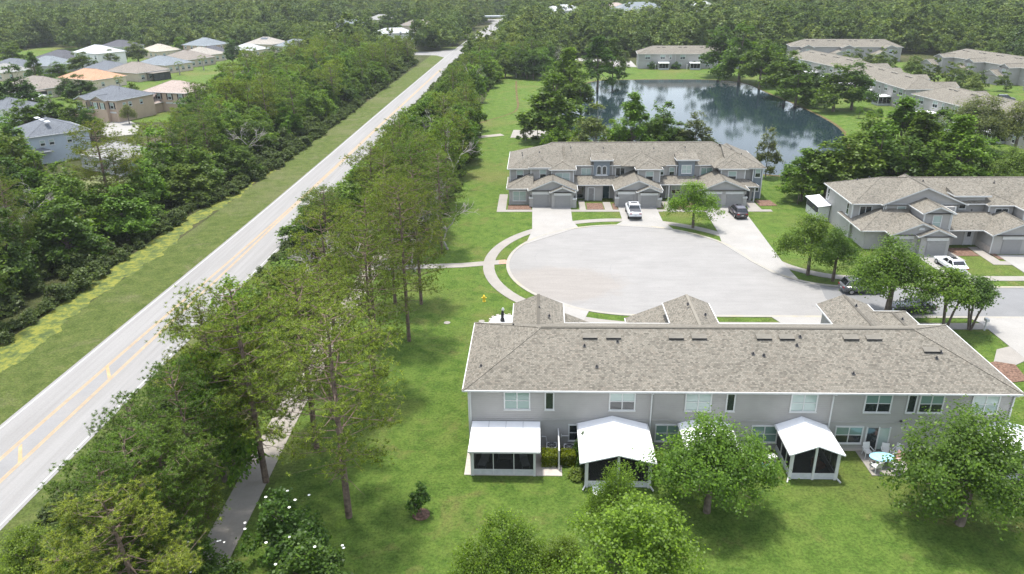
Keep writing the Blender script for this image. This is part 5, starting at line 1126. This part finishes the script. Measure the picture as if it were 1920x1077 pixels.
T('maple_tree', 'light', 1185, 1030, 8.5, 4.9, 'light', 'bright yellow-green tree at the bottom centre of the lawn', var=0)
T('maple_tree', 'light', 1160, 935, 7.0, 2.4, 'light', 'smaller light green tree against the gabled porch with the white step', var=1)
T('maple_tree', 'light', 945, 1040, 7.0, 3.2, 'light', 'olive light-green tree at the bottom edge left of the bright one', var=1)
T('maple_tree', 'light', 1060, 1065, 5.0, 2.4, 'yellow', 'low light-green tree between the two bottom-edge trees', var=0)
plant('young_tree', 'sapling', -8.2, 41.8, 2.7, .85, 'dark', 'young tree in a ring of mulch alone on the near lawn')
tag(MB().cyl(-8.2, 41.8, 0, .07, .62, 18).build('mulch_ring', 'mulch'), 'round ring of dark mulch at the foot of the young tree', 'mulch ring')
plant('street_tree', 'street', 37.0, 73.9, 9.0, 4.9, 'mid', 'big dark street oak hiding the curb between the drives and the near roof', var=0)
plant('street_tree', 'street', 32.9, 86.6, 7.8, 4.2, 'mid', 'lighter street tree left of the big street oak by the green side wall', var=1)
plant('street_tree', 'street', 35.2, 84.6, 6.6, 2.9, 'mid', 'street tree between the lighter one and the big street oak', var=0)
plant('crepe_myrtle', 'myrtle', 41.6, 70.9, 6.8, 3.1, 'bright', 'many-stemmed flat-topped street tree beyond the right end of the near roof')
plant('crepe_myrtle', 'myrtle', 44.6, 71.6, 5.6, 3.0, 'dark', 'darker many-stemmed street tree at the right of the flat-topped one')
plant('street_tree', 'street', 22.3, 104.8, 6.9, 4.1, 'bright', 'round street tree before the middle row between its two drives', var=1)
plant('small_tree', 'small', *at(1495, 383), 4.9, 1.9, 'olive', 'small ball-headed tree on the lawn between the middle and right-hand rows', rz=0)
T('pond_tree', 'airy', 1442, 275, 9.0, 2.6, 'grey', 'thin airy tree at the pond edge right of the middle row', var=0)
for u, v, h, r, c, k, lb in ((1118, 238, 10.5, 4.2, 'sage', 'airy', 'pale loose tree at the left of the clump behind the middle row'), (1187, 226, 12, 3.8, 'bright', 'cone', 'tallest conical tree of the clump behind the middle row'),
        (1243, 232, 10.5, 3.6, 'mid', 'mid', 'dark round tree of the clump behind the middle row'), (1305, 245, 8.5, 3.6, 'sage', 'airy', 'grey-green airy tree at the right of the clump behind the middle row'), (1160, 250, 7, 3.5, 'bright', 'mid', 'low green tree before the conical tree behind the middle row'),
        (1275, 256, 6.5, 3.2, 'mid', 'mid', 'low tree between the round and the airy one behind the middle row'), (1215, 255, 6.5, 3.2, 'mid', 'mid', 'low bushy tree under the dark round one behind the middle row'), (1085, 255, 6, 2.6, 'yellow', 'airy', 'low yellowish tree at the left roof end of the middle row'),
        (1050, 245, 6, 2.6, 'bright', 'airy', 'small leafy tree right of the parking pad'), (1008, 228, 6.4, 2.2, 'sage', 'airy', 'small grey tree on the parking pad'), (985, 235, 5.4, 1.7, 'sage', 'airy', 'thin small tree at the left of the parking pad'), (1030, 262, 4.5, 2.0, 'yellow', 'bush', 'leafy shrub hiding the right end of the parking pad'),
        (1036, 188, 13, 6.6, 'mid', 'mid', 'large dense tree on the west bank of the pond'), (1068, 135, 14, 5.0, 'bright', 'cone', 'tall tree behind the large dense tree of the west bank'), (1046, 150, 11, 4.5, 'mid', 'mid', 'tree in the middle of the west-bank clump'), (1090, 165, 9, 3.6, 'mid', 'mid', 'tree leaning over the west bank of the pond'),
        (1122, 108, 14, 5.4, 'dark', 'cone', 'dark broad conical tree at the far left corner of the pond'), (1150, 105, 12.5, 3.8, 'mid', 'cone', 'slimmer conical tree right beside the dark one at the pond corner'), (1172, 112, 8, 2.8, 'sage', 'airy', 'thin pale tree before the driveway of the far-bank row'),
        (1352, 85, 15, 6.6, 'dark', 'mid', 'large dark tree hiding the right end of the far-bank row'), (1392, 88, 16, 7.0, 'mid', 'mid', 'tallest broad tree at the far right corner of the pond'), (1430, 108, 13, 5.8, 'mid', 'mid', 'broad tree right of the tallest one at the pond corner'), (1455, 112, 11, 5.0, 'dark', 'mid', 'dark tree before the farthest grey roofs'),
        (1478, 128, 12, 6.0, 'mid', 'mid', 'broad tree on the east bank nearest the pond bend'), (1497, 150, 10, 5.0, 'mid', 'mid', 'tree on the east bank with lawn all round its trunk'), (1525, 150, 9, 4.2, 'dark', 'mid', 'low dark tree on the east bank left of the broad pair'), (1570, 155, 10.5, 5.2, 'mid', 'mid', 'left tree of the broad pair shading the east bank'), (1605, 150, 11, 5.0, 'dark', 'mid', 'right tree of the broad pair beside the brown end wall'),
        (1841, 222, 10, 6.0, 'grey', 'street', 'round grey-green oak before the blue-grey row'), (1915, 228, 10, 5.4, 'grey', 'street', 'grey-green oak cut by the right edge'), (1908, 318, 7, 4.6, 'olive', 'street', 'dark olive tree at the right edge above the right-hand row'),
        (1612, 208, 3.0, 1.1, 'bright', 'small', 'tiny tree on the east bank lawn nearest the blue-grey row'), (1648, 213, 3.4, 1.3, 'bright', 'small', 'small round tree in the middle of the east bank lawn'),
        (1510, 318, 7.5, 3.4, 'bright', 'cone', 'bright pointed tree at the pond edge left of the big thicket'), (1555, 310, 8, 4.4, 'olive', 'mid', 'olive tree at the left of the thicket behind the right-hand row'), (1600, 300, 9, 4.8, 'olive', 'mid', 'low dark olive tree of the thicket'), (1650, 290, 10, 4.8, 'mid', 'mid', 'tree in the middle of the thicket'),
        (1630, 258, 10, 4.2, 'bright', 'mid', 'bright tree at the back left of the thicket'), (1690, 248, 12, 4.8, 'bright', 'cone', 'bright leafy tree at the back of the thicket'), (1725, 270, 11, 4.6, 'mid', 'cone', 'tall leafy tree right of the middle of the thicket'), (1760, 262, 11, 4.2, 'dark', 'mid', 'dark tree behind the right part of the thicket'),
        (1800, 280, 11, 4.4, 'bright', 'cone', 'bright pointed tree at the right of the thicket'), (1840, 300, 8, 3.6, 'mid', 'mid', 'smaller tree at the right end of the thicket'), (1700, 308, 9, 4.6, 'dark', 'mid', 'dark low tree before the thicket'), (1765, 312, 8.5, 4.4, 'mid', 'mid', 'low tree before the right part of the thicket'), 
        (1540, 330, 5.5, 2.6, 'yellow', 'bush', 'low shrub at the pond edge under the thicket'), (1480, 322, 4, 2, 'mid', 'bush', 'low bush on the pond bank above the ball-headed tree')):
    T('pond_tree', k, u, v, h*(1.22 if u > 1540 and v > 240 else (1.12 if r > 3 else 1)), r*(1.18 if r > 3 else 1), c, lb)
for u, v, h, r, c, k, lb in ((28, 158, 13, 6.5, 'dark', 'mid', 'large dark tree cut by the left edge above the blue house'), (62, 122, 11, 3.4, 'dark', 'cone', 'dark conical garden tree among the grey roofs'), (152, 112, 8, 6, 'olive', 'mid', 'olive round tree below the white two-storey house'),
        (108, 130, 7, 5, 'mid', 'mid', 'green garden tree before the blue-slate roof'), (207, 107, 8, 3.4, 'sage', 'airy', 'grey-green tree in front of the white two-storey house'), (255, 92, 9, 5.8, 'sage', 'mid', 'sage tree between the charcoal roof and the cream walls'), (338, 83, 8, 5.2, 'bright', 'mid', 'bright green round tree before the estate top'),
        (433, 92, 10, 4.4, 'blue', 'mid', 'very dark round tree beside the white roof'), (148, 158, 7.5, 5.4, 'dark', 'mid', 'dark twin-headed tree below the orange roof'), (122, 160, 6.5, 3.6, 'dark', 'mid', 'left head of the dark trees below the orange roof'), (45, 215, 9, 5, 'mid', 'mid', 'green tree left behind the blue house'),
        (92, 207, 9, 5.4, 'mid', 'mid', 'green tree behind the roof of the blue house'), (140, 215, 9, 5.2, 'olive', 'mid', 'olive tree between the blue house and the white SUV'), (165, 228, 7, 2.8, 'dark', 'mid', 'dark tree at the corner of the blue house'), (238, 210, 5, 2.2, 'sage', 'street', 'small tree by the garage of the shuttered house'), (225, 160, 5, 1.6, 'palm', 'palm', 'palm behind the ridge of the shuttered house'),
        (248, 164, 4, 2.2, 'olive', 'bush', 'shrub behind the ridge of the shuttered house'), (335, 128, 4, 1.8, 'olive', 'palm', 'small palm on the long lawn'), (380, 118, 4.5, 2, 'olive', 'palm', 'palm at the far end of the long lawn'), (20, 95, 9, 6, 'yellow', 'mid', 'yellow-green tree in the gap at the left edge'), (355, 205, 7, 3.8, 'blue', 'mid', 'dark tree right of the pinkish roofs'), (12, 262, 11, 5, 'mid', 'mid', 'tree cut by the left edge beside the blue house'), (28, 300, 11, 4.6, 'olive', 'mid', 'olive tree in front of the lower left roof of the blue house'), (70, 330, 10, 4.4, 'mid', 'mid', 'mid-green tree below the blue house'), (120, 345, 9, 4.0, 'olive', 'mid', 'olive tree below the blue house nearer the tall pine'), (10, 345, 11, 4.8, 'dark', 'mid', 'dark tree at the left edge below the blue house')):
    T('garden_tree', k, u, v, h, r, c, lb)
T('pine_tree', 'pine', 186, 292, 15, 4.6, 'pine', 'tall pine standing clear before the low grey roof of the estate', cz=.7)
# --- lawn pines
for x, y, h, r, k, c, lb in ((-13.2, 41.5, 16.0, 4.4, 'pine_sparse', 'pine', 'nearest sparse pine on the lawn with its bare trunk foot in view'), (-20.3, 45.2, 15.6, 4.3, 'pine_sparse', 'pine', 'sparse pine whose trunk stands at the edge of the path'), (-17.7, 49.6, 14.8, 4.2, 'pine_sparse', 'pine', 'sparse pine between the path and the nearest lawn pine'),
        (-13.3, 68.3, 16.6, 3.5, 'pine_sparse', 'pine', 'pine with a long bare trunk farthest right on the lawn'), (-13.4, 77.5, 15.5, 3.3, 'pine_sparse', 'olive', 'thin pine before the crossing walk'), (-16.4, 77.6, 15.0, 3.4, 'pine_sparse', 'pine', 'thin pine left of the one before the crossing walk'), (-14.6, 58.0, 15.5, 3.4, 'pine_sparse', 'pine', 'lawn pine between the long-trunked and the nearest pine'),
        (-18.5, 60.5, 16.0, 3.6, 'pine_sparse', 'pine', 'lawn pine beside the path in the middle of the group'), (-16.8, 68.5, 15.0, 3.4, 'pine_sparse', 'pine', 'lawn pine behind the middle of the group'), (-19.0, 90.9, 14.0, 3.4, 'pine_sparse', 'olive', 'pine at the junction of path and crossing walk'), (-13.0, 90.0+4, 13.5, 3.2, 'pine_sparse', 'olive', 'reddish thinning pine beyond the crossing walk'),
        (-17.5, 53.8, 14.0, 3.0, 'pine_sparse', 'pine', 'slim pine in the middle of the lawn group')):
    plant('pine_tree', k, x, y, h, r, c, lb)
for u, v, h, r, k, c, lb in ((262, 860, 12, 2.9, 'pine', 'pined', 'pine leaning over the road at the lower left'), (350, 792, 12, 2.9, 'pine', 'pined', 'bushy pine at the road edge above the lower-left clump'), (240, 935, 12, 3.2, 'pine', 'pined', 'bushy dark pine in the middle of the lower-left clump'),
        (195, 985, 11, 3.0, 'pine', 'pined', 'pine low in the lower-left clump'), (305, 885, 11, 2.8, 'pine', 'pined', 'pine at the right side of the lower-left clump'), (345, 935, 6, 2.2, 'pine', 'pine', 'low round young pine beside the path at the lower left'), (240, 1030, 11, 3.6, 'pine', 'pine', 'greyish pine at the bottom edge'),
        (400, 680, 14, 3.6, 'pine', 'pine', 'broad pine left of the path'), (390, 740, 11, 3.2, 'mid', 'bright', 'bright leafy tree under the pines at the road edge'), (440, 590, 11, 3.2, 'mid', 'bright', 'rounded leafy tree between the road and the pines')):
    T('pine_tree' if k == 'pine' else 'roadside_tree', k, u, v, h, r, c, lb, cz=.68)
T('roadside_tree', 'light', 60, 1060, 6, 3.2, 'yellow', 'yellow-green leafy tree in the bottom left corner', cz=.6)
T('roadside_tree', 'light', 150, 1060, 6, 2.6, 'bright', 'green leafy tree at the bottom edge near the left corner', cz=.6)
MAGS = [(530, 985, 5.4, 2.6, 'magnolia dotted with white flowers right of the path'), (575, 1058, 4.6, 2.5, 'magnolia with white flowers at the bottom edge'), (380, 1066, 4.2, 2.0, 'magnolia with few flowers at the foot of the path')]
rg = np.random.default_rng(5)
for u, v, h, r, lb in MAGS:
    t = T('magnolia_tree', 'magnolia', u, v, h, r, 'dark', lb, cz=.6)
    C = VG['magnolia'][0][2]; n = len(C.vertices); mb = None
    for q in range(8):
        a = rg.uniform(0, 6.28); e = rg.uniform(.1, 1.3); p = (2.45*math.cos(a)*math.cos(e), 2.45*math.sin(a)*math.cos(e), 2.9+2.75*math.sin(e))
        if 'fl' not in VENT: VENT['fl'] = MB().add([(0, 0, .0)]+[((.10 if i % 2 else .08)*math.cos(R(i*36)), (.10 if i % 2 else .08)*math.sin(R(i*36)), .04) for i in range(10)], [(0, i+1, (i+1) % 10+1) for i in range(10)]).mesh('flower', 'flower')
        obj('flower', VENT['fl'], t, p)
# --- clipped and small shrubs near the porches
def hedge(label, x0, x1, y0, y1, h, color):
    rg = np.random.default_rng(int(abs(x0*10))+3); n = int(900*(x1-x0)*(y1-y0)+500); P = rg.random((n, 3)); k = rg.integers(0, 3, n); P[k == 0, 2] = 1-.08*rg.random((k == 0).sum()); P[k == 1, 1] = .06*rg.random((k == 1).sum()); m = k == 2; P[m, 0] = np.where(rg.random(m.sum()) < .5, .04, .96)
    C = np.stack([x0+(x1-x0)*P[:, 0], y0+(y1-y0)*P[:, 1], .1+(h-.1)*P[:, 2]], 1)-np.array([(x0+x1)/2, (y0+y1)/2, 0])+rg.normal(size=(n, 3))*.04
    t = empty('clipped_shrub', ((x0+x1)/2, (y0+y1)/2, 0), 0, label, 'shrub'); o = obj('foliage', quads_mesh('shrub', C, unit(rg, n)+np.array([0, -.2, .8]), unit(rg, n), np.full(n, .075), np.full(n, .05), 'leaf'), t); o.color = (*GREEN[color], 1)
    MB().tube([(0, 0, 0), (0, 0, h*.7)], [.08, .05], 6).build('stem', 'bark', t)
hedge('bright clipped shrub left of the white privacy fence', .25, 1.4, 47.3, 48.4, 1.1, 'lime'); hedge('bright clipped shrub right of the white privacy fence', 1.75, 2.75, 47.5, 48.4, 1.05, 'lime')
plant('shrub', 'bush', 3.3, 48.4, 2.4, .7, 'dark', 'dark shrub against the left side of the gabled porch with the white step', 'shrub'); plant('shrub', 'bush', 3.2, 46.9, 1.6, .6, 'dark', 'low dark shrub at the front corner of that gabled porch', 'shrub')
plant('shrub', 'bush', 9.2, 47.3, 1.6, 1.0, 'mid', 'loose shrub right of the gabled porch beside the round oak', 'shrub'); plant('shrub', 'bush', 2.9, 46.3, .7, .8, 'olive', 'sprawling reddish ground plant below the dark shrub', 'shrub')
for x, y, lb in ((41.8, 291, 'first'), (50.5, 290.5, 'second'), (57.0, 290.5, 'third')): plant('shrub', 'bush', x, y, 2.6, 1.8, 'dark', lb+' dark shrub from the left before the far-bank row', 'shrub')
for u in (972, 985, 1000, 1006): plant('shrub', 'bush', *at(u, 261), .8, .7, 'dark', 'low dark shrub along the near edge of the parking pad', 'shrub', 'low shrubs along the parking pad')
# --- woods
def inside(p, poly):
    x, y = p; c = False; n = len(poly)
    for i in range(n):
        x0, y0 = poly[i]; x1, y1 = poly[i-1]
        if (y0 > y) != (y1 > y) and x < (x1-x0)*(y-y0)/(y1-y0)+x0: c = not c
    return c
def proj(x, y, z):
    d = np.array([x, y, z-CAM_H]); zc = d@FW; return (960+FPX*(d@RT)/zc, 538.5-FPX*(d@UP)/zc) if zc > 1 else (-999, -999)
HS = [(o.location.x, o.location.y, 13 if o.name.startswith('house') else 24) for o in S.objects if o.parent is None and (o.name.startswith('house') or o.name.startswith('townhouse'))]
FARH = [h for h in HS if h[1] > 330]; rnd = random.Random(11)
def road_x(y):
    for a, b in zip(ROADC, ROADC[1:]):
        if a[1] <= y <= b[1]: return a[0]+(b[0]-a[0])*(y-a[1])/(b[1]-a[1])
    return ROADC[-1][0] if y > 800 else -41
def tall_ok(x, y, ov, r=3.0):
    """greatest height of a tree here that leaves the main road open to view from the air"""
    h = 17.0
    while h > 4:
        ok = True
        for q in (.35, .6, .85):
            f = 1/(1-h*q/35)
            ey = y*f; o_ = ov+(3.0 if 100 < ey < 122 else (2.0 if 142 < ey < 205 else (-1.6 if ey < 98 else 0)))
            if (x-r*(.8 if q < .8 else .4))*f < road_x(min(ey, 700))+4.4-o_ and ey < 640: ok = False
        if ok: return h
        h -= 1.0
    return 0
def near_house(x, y, h, far):
    for hx, hy, rr in HS:
        if abs(x-hx) < rr+3 and abs(y-hy) < rr+3 and math.hypot(x-hx, y-hy) < rr: return True
        if far and hy > 330:
            t = (hx*x+hy*y)/(hx*hx+hy*hy)                                  # stands between the house and the air above the row
            if .78 < t < 1.0 and abs(x-hx*t) < 11 and h > 4+30*(1-t): return True
    return False
POLY_A = [(-58.5, 36), (-58.5, 112), (-54.5, 132), (-53.5, 200), (-52, 322), (-98, 330), (-96, 240), (-90, 205), (-82, 180), (-79, 140), (-66, 124), (-67, 97), (-84, 88), (-108, 126), (-150, 130), (-120, 70), (-80, 30)]
POLY_B = [(-32.5, 30), (-32.8, 330), (-14, 330), (-15, 255), (-18, 235), (-18, 190), (-15, 176), (-14.5, 112), (-17, 99), (-25, 94), (-26.5, 60), (-27, 30)]
POLY_D = [(-13, 262), (2, 262), (3, 272), (10, 300), (14, 345), (-16, 345)]
def grid(poly, sp, jit=.42):
    xs = [p[0] for p in poly]; ys = [p[1] for p in poly]; o = []; y = min(ys)
    while y < max(ys):
        x = min(xs)+(sp*.5 if int(y/sp) % 2 else 0)
        while x < max(xs):
            q = (x+rnd.uniform(-jit, jit)*sp, y+rnd.uniform(-jit, jit)*sp)
            if inside(q, poly): o.append(q)
            x += sp
        y += sp*.87
    return o
stuffpts = []; bushpts = []; nb = 0; np_ = 0
cand = []
for x, y in grid(POLY_A, 5.3): cand.append((x, y, 'A'))
for x, y in grid(POLY_B, 5.3): cand.append((x, y, 'B'))
for x, y in grid(POLY_D, 6.0): cand.append((x, y, 'D'))
cand.sort(key=lambda c: c[1])
SHORT = {'A': 'left of the ditch', 'B': 'right of the road', 'D': 'by the pond head'}
WORD = {'mid': 'mid-green', 'dark': 'dark green', 'olive': 'olive', 'bright': 'fresh green', 'oak': 'deep green', 'yellow': 'yellow-green', 'pine': 'green', 'pined': 'dark'}
def size_word(h, a, b): return 'tall' if h > b else ('low' if h < a else 'middling')
def end_word(y): return 'at the near end' if y < 75 else ('level with the cul-de-sac' if y < 125 else ('level with the pond' if y < 235 else 'far off'))
for x, y, z in cand:
    u, v = proj(x, y, 8)
    if not (-90 < u < 2000 and v < 1200): continue
    if near_house(x, y, 10, False): continue
    d = y; r_ = rnd.random()
    if z == 'A': pf = .55 if y < 150 and x < -64 else .22
    elif z == 'B': pf = .8 if y < 95 else (.42 if y < 130 else .28)
    else: pf = .1
    if z == 'B' and (y < 50 or (y < 60 and x > -28.5)): continue
    hmax = 99
    if z == 'B':
        hmax = tall_ok(x, y, 0)
        if hmax < 4.5: bushpts.append((x, y, 1.5)); continue
    if z == 'D': hmax = tall_ok(x, y, 0)
    if hmax < 4.5: continue
    lab = {'A': ('in the wood between the duckweed ditch and the estate', 'trees of the wood left of the ditch'), 'B': ('in the strip of trees between the main road and the lawns', 'trees of the strip right of the road'), 'D': ('in the wood at the head of the strip near the pond', 'trees of the wood at the head of the strip')}[z]
    if r_ < pf and np_ < 240 and hmax > 8:
        np_ += 1; hh = min(hmax, rnd.uniform(9, 13.5) if z == 'A' else (rnd.uniform(11.5, 16) if y < 130 else rnd.uniform(9, 13))); k = 'pine' if y < 110 else 'pine_mid'
        ck = rnd.choice(['pine', 'pined', 'pine', 'olive'])
        rr_ = rnd.uniform(2.9, 3.9); plant('pine_tree', k, x, y, hh, rr_, ck, ('slim ' if rr_ < 3.3 else 'broad ')+size_word(hh, 11, 13.5)+' '+WORD[ck]+' pine '+end_word(y)+' '+SHORT[z], 'pine', 'pines, '+lab[1])
    elif r_ > (.985 if z == 'A' else .965): plant('bare_tree', 'bare', x, y, min(hmax, rnd.uniform(8, 11)), 3.2, 'mid', 'leafless grey tree '+lab[0], 'tree', 'leafless '+lab[1])
    elif nb < 280:
        nb += 1; hh = min(hmax, rnd.uniform(7, 11.5) if not (z == 'A' and x > -62) else rnd.uniform(5.5, 8.5)); ck = rnd.choice(['mid', 'dark', 'mid', 'olive', 'bright', 'oak', 'yellow'])
        rr_ = rnd.uniform(3.0, 4.6); plant('broadleaf_tree', 'mid' if rnd.random() < .85 else 'airy', x, y, hh, rr_, ck, ('narrow ' if rr_ < 3.7 else 'broad ')+size_word(hh, 7.5, 9.8)+' '+WORD[ck]+' leafy tree '+end_word(y)+' '+SHORT[z], 'tree', lab[1])
    else: stuffpts.append((x, y, rnd.uniform(.8, 1.15)))
for u, v, h in ((215, 420, 6),  (415, 330, 6), (440, 345, 5.5), (545, 250, 6), (585, 225, 6), (720, 150, 6.5), (640, 205, 6)): plant('palm_tree', 'palm', at(u-34, v-6, h-2)[0]-4, at(u-34, v-6, h-2)[1], h-2, 2.2, 'palm', 'cabbage palm with fan leaves at the edge of the wood by the ditch', group='palms along the ditch')
for u, v, h in ((700, 330, 7),): T('palm_tree', 'palm', u, v, h, 2.0, 'palm', 'cabbage palm among the strip of trees right of the road', cz=.95, group='palms in the strip of trees')
for u, v, h in ((800, 350, 11), (770, 395, 11), (835, 375, 10), (660, 400, 12), (280, 330, 7)): plant('bare_tree', 'bare', at(u, v, h-3)[0]-(4.5 if u < 600 else 0), at(u, v, h-3)[1], h-2, 3.0, 'mid', 'leafless grey tree with a tangle of pale twigs standing out of the woods', group='pale leafless trees')
for x, y in grid(POLY_A, 2.5)+grid(POLY_B, 2.6):
    u, v = proj(x, y, 1)
    if -60 < u < 1980 and v < 1180 and not near_house(x, y, 2, False) and not (y < 62 and x > -27): bushpts.append((x, y, rnd.uniform(.6, 1.5)))
y = 24.0
while y < 320:
    bushpts.append((-56.0+rnd.uniform(-.9, .9)+min(4.6, max(0, (y-108)*.15)), y, rnd.uniform(.55, 1.15))); bushpts.append((-33.6+rnd.uniform(-.8, .6), y+.7, rnd.uniform(.4, .9))); y += 1.5
# far wood
y = 322.0
while y < 2300:
    sp = 6.0 if y < 520 else (7.5 if y < 900 else (10 if y < 1500 else 15)); half = y*.80+60; x = -half
    while x < half:
        px_, py_ = x+rnd.uniform(-.45, .45)*sp, y+rnd.uniform(-.45, .45)*sp; x += sp
        rx = road_x(py_)
        if py_ < 840 and -9.5 < px_-rx < 8.0: continue
        if py_ < 620 and 0 < px_-rx < 34 and tall_ok(px_, py_, 0) < 10: continue
        if py_ < 364 and px_ < rx and px_ > -76: continue
        if px_ > 10 and py_ < 332 and px_ < 165: continue
        if px_ < -95 and py_ < 430 and px_ > -262: continue
        if 592 < py_ < 612 and -64 < px_ < rx: continue
        u, v = proj(px_, py_, 8)
        if not (-50 < u < 1970): continue
        if near_house(px_, py_, 9, True): continue
        stuffpts.append((px_, py_, rnd.choice((.6, .8, 1.0, 1.15, 1.35, 1.6))*rnd.uniform(.9, 1.1)*(1 if sp < 9 else sp/8.5)))
    y += sp*.87
for poly, sp in (([(166, 90), (360, 90), (360, 330), (172, 330), (182, 240)], 6.3), ([(-262, 150), (-262, 430), (-420, 430), (-300, 130)], 6.5), ([(-240, 385), (-110, 385), (-110, 430), (-262, 430)], 6.5), ([(112, 225), (140, 222), (128, 296), (108, 300)], 7.5), ([(-100, 345), (-76, 345), (-76, 385), (-100, 385)], 6)):
    for x, y in grid(poly, sp):
        u, v = proj(x, y, 8)
        if -60 < u < 1990 and not near_house(x, y, 9, False): stuffpts.append((x, y, rnd.uniform(.8, 1.2)*(.6 if 108 < x < 140 and y < 300 else 1)))
print('individual broadleaf', nb, 'pines', np_, 'stuff', len(stuffpts), 'bushes', len(bushpts))
def scatter(name, pts, sources, scale0=1.0, label=None):
    """one object that sets the given meshes on its points with geometry nodes"""
    n = len(pts); me = bpy.data.meshes.new(name); me.vertices.add(n)
    me.vertices.foreach_set('co', np.array([(x, y, 0) for x, y, s in pts], np.float32).ravel())
    rg = np.random.default_rng(3)
    for nm, arr in (('sc', np.array([s for _, _, s in pts], np.float32)*scale0), ('sz', rg.uniform(.72, 1.05, n).astype(np.float32)), ('rt', rg.uniform(0, 6.28, n).astype(np.float32)), ('k', rg.integers(0, len(sources), n).astype(np.float32))):
        a = me.attributes.new(nm, 'FLOAT', 'POINT'); a.data.foreach_set('value', arr)
    o = obj(name, me); tag(o, kind='stuff', label=label)
    ng = bpy.data.node_groups.new(name, 'GeometryNodeTree'); ng.interface.new_socket('Geometry', in_out='INPUT', socket_type='NodeSocketGeometry'); ng.interface.new_socket('Geometry', in_out='OUTPUT', socket_type='NodeSocketGeometry')
    N = ng.nodes.new; Lk = ng.links.new; gi = N('NodeGroupInput'); go = N('NodeGroupOutput'); iop = N('GeometryNodeInstanceOnPoints'); iop.inputs['Pick Instance'].default_value = True
    gti = N('GeometryNodeGeometryToInstance')
    for s in sources[::-1]:
        oi = N('GeometryNodeObjectInfo'); oi.inputs['Object'].default_value = s; oi.transform_space = 'ORIGINAL'; oi.inputs['As Instance'].default_value = False; Lk(oi.outputs['Geometry'], gti.inputs[0])
    def attr(nm):
        a = N('GeometryNodeInputNamedAttribute'); a.data_type = 'FLOAT'; a.inputs['Name'].default_value = nm; return a.outputs['Attribute']
    rt = N('ShaderNodeCombineXYZ'); Lk(attr('rt'), rt.inputs[2]); sc = N('ShaderNodeCombineXYZ'); m = N('ShaderNodeMath'); m.operation = 'MULTIPLY'; a = attr('sc'); Lk(a, sc.inputs[0]); Lk(a, sc.inputs[1]); Lk(a, m.inputs[0]); Lk(attr('sz'), m.inputs[1]); Lk(m.outputs[0], sc.inputs[2])
    Lk(gi.outputs[0], iop.inputs['Points']); Lk(gti.outputs[0], iop.inputs['Instance']); Lk(attr('k'), iop.inputs['Instance Index']); Lk(rt.outputs[0], iop.inputs['Rotation']); Lk(sc.outputs[0], iop.inputs['Scale']); Lk(iop.outputs[0], go.inputs[0])
    md = o.modifiers.new('scatter', 'NODES'); md.node_group = ng; return o
srcs = []
for i in range(4):
    x, y = at((1000, 1240, 1400, 1700)[i], (74, 60, 66, 70)[i], 6); t = plant('forest_tree', 'far', x, y, 10, 4.2, 'mid', 'broad tree at the front of the far wood behind the pond', 'tree', 'trees at the front of the far wood', var=i); srcs.append(t.children[1] if t.children[1].name.startswith('crown') else t.children[0])
scatter('forest', stuffpts, srcs, 1.14, 'far woods of mixed green trees reaching to the horizon')
bsrc = []
for i, (x, y) in enumerate(((-56.5, 100.5), (-56.8, 104.0), (-56.2, 107.0))):
    t = plant('shrub', 'bush', x, y, 2.0, 1.5, 'mid', 'leafy shrub on the bank of the duckweed ditch', 'shrub', 'shrubs on the ditch bank', var=i); bsrc.append([c for c in t.children if c.name.startswith('crown')][0])
MT['leaf'].node_tree   # the undergrowth takes the same leaves
u_ = scatter('undergrowth', bushpts, bsrc, 1.0, 'low bushes filling the floor of the woods'); u_.color = (.078, .112, .030, 1)
# haze
hz = MB().box(-1500, 1500, -60, 3200, -1.2, 37.0).build('haze', 'white'); hz.data.materials.clear()
hm = bpy.data.materials.new('haze_air'); hm.use_nodes = True; hn = hm.node_tree; hn.nodes.clear(); ho = hn.nodes.new('ShaderNodeOutputMaterial'); pv = hn.nodes.new('ShaderNodeVolumePrincipled')
pv.inputs['Color'].default_value = (.86, .93, .92, 1); pv.inputs['Density'].default_value = .00012; pv.inputs['Anisotropy'].default_value = .2; hn.links.new(pv.outputs[0], ho.inputs['Volume']); hz.data.materials.append(hm); tag(hz, kind='stuff')
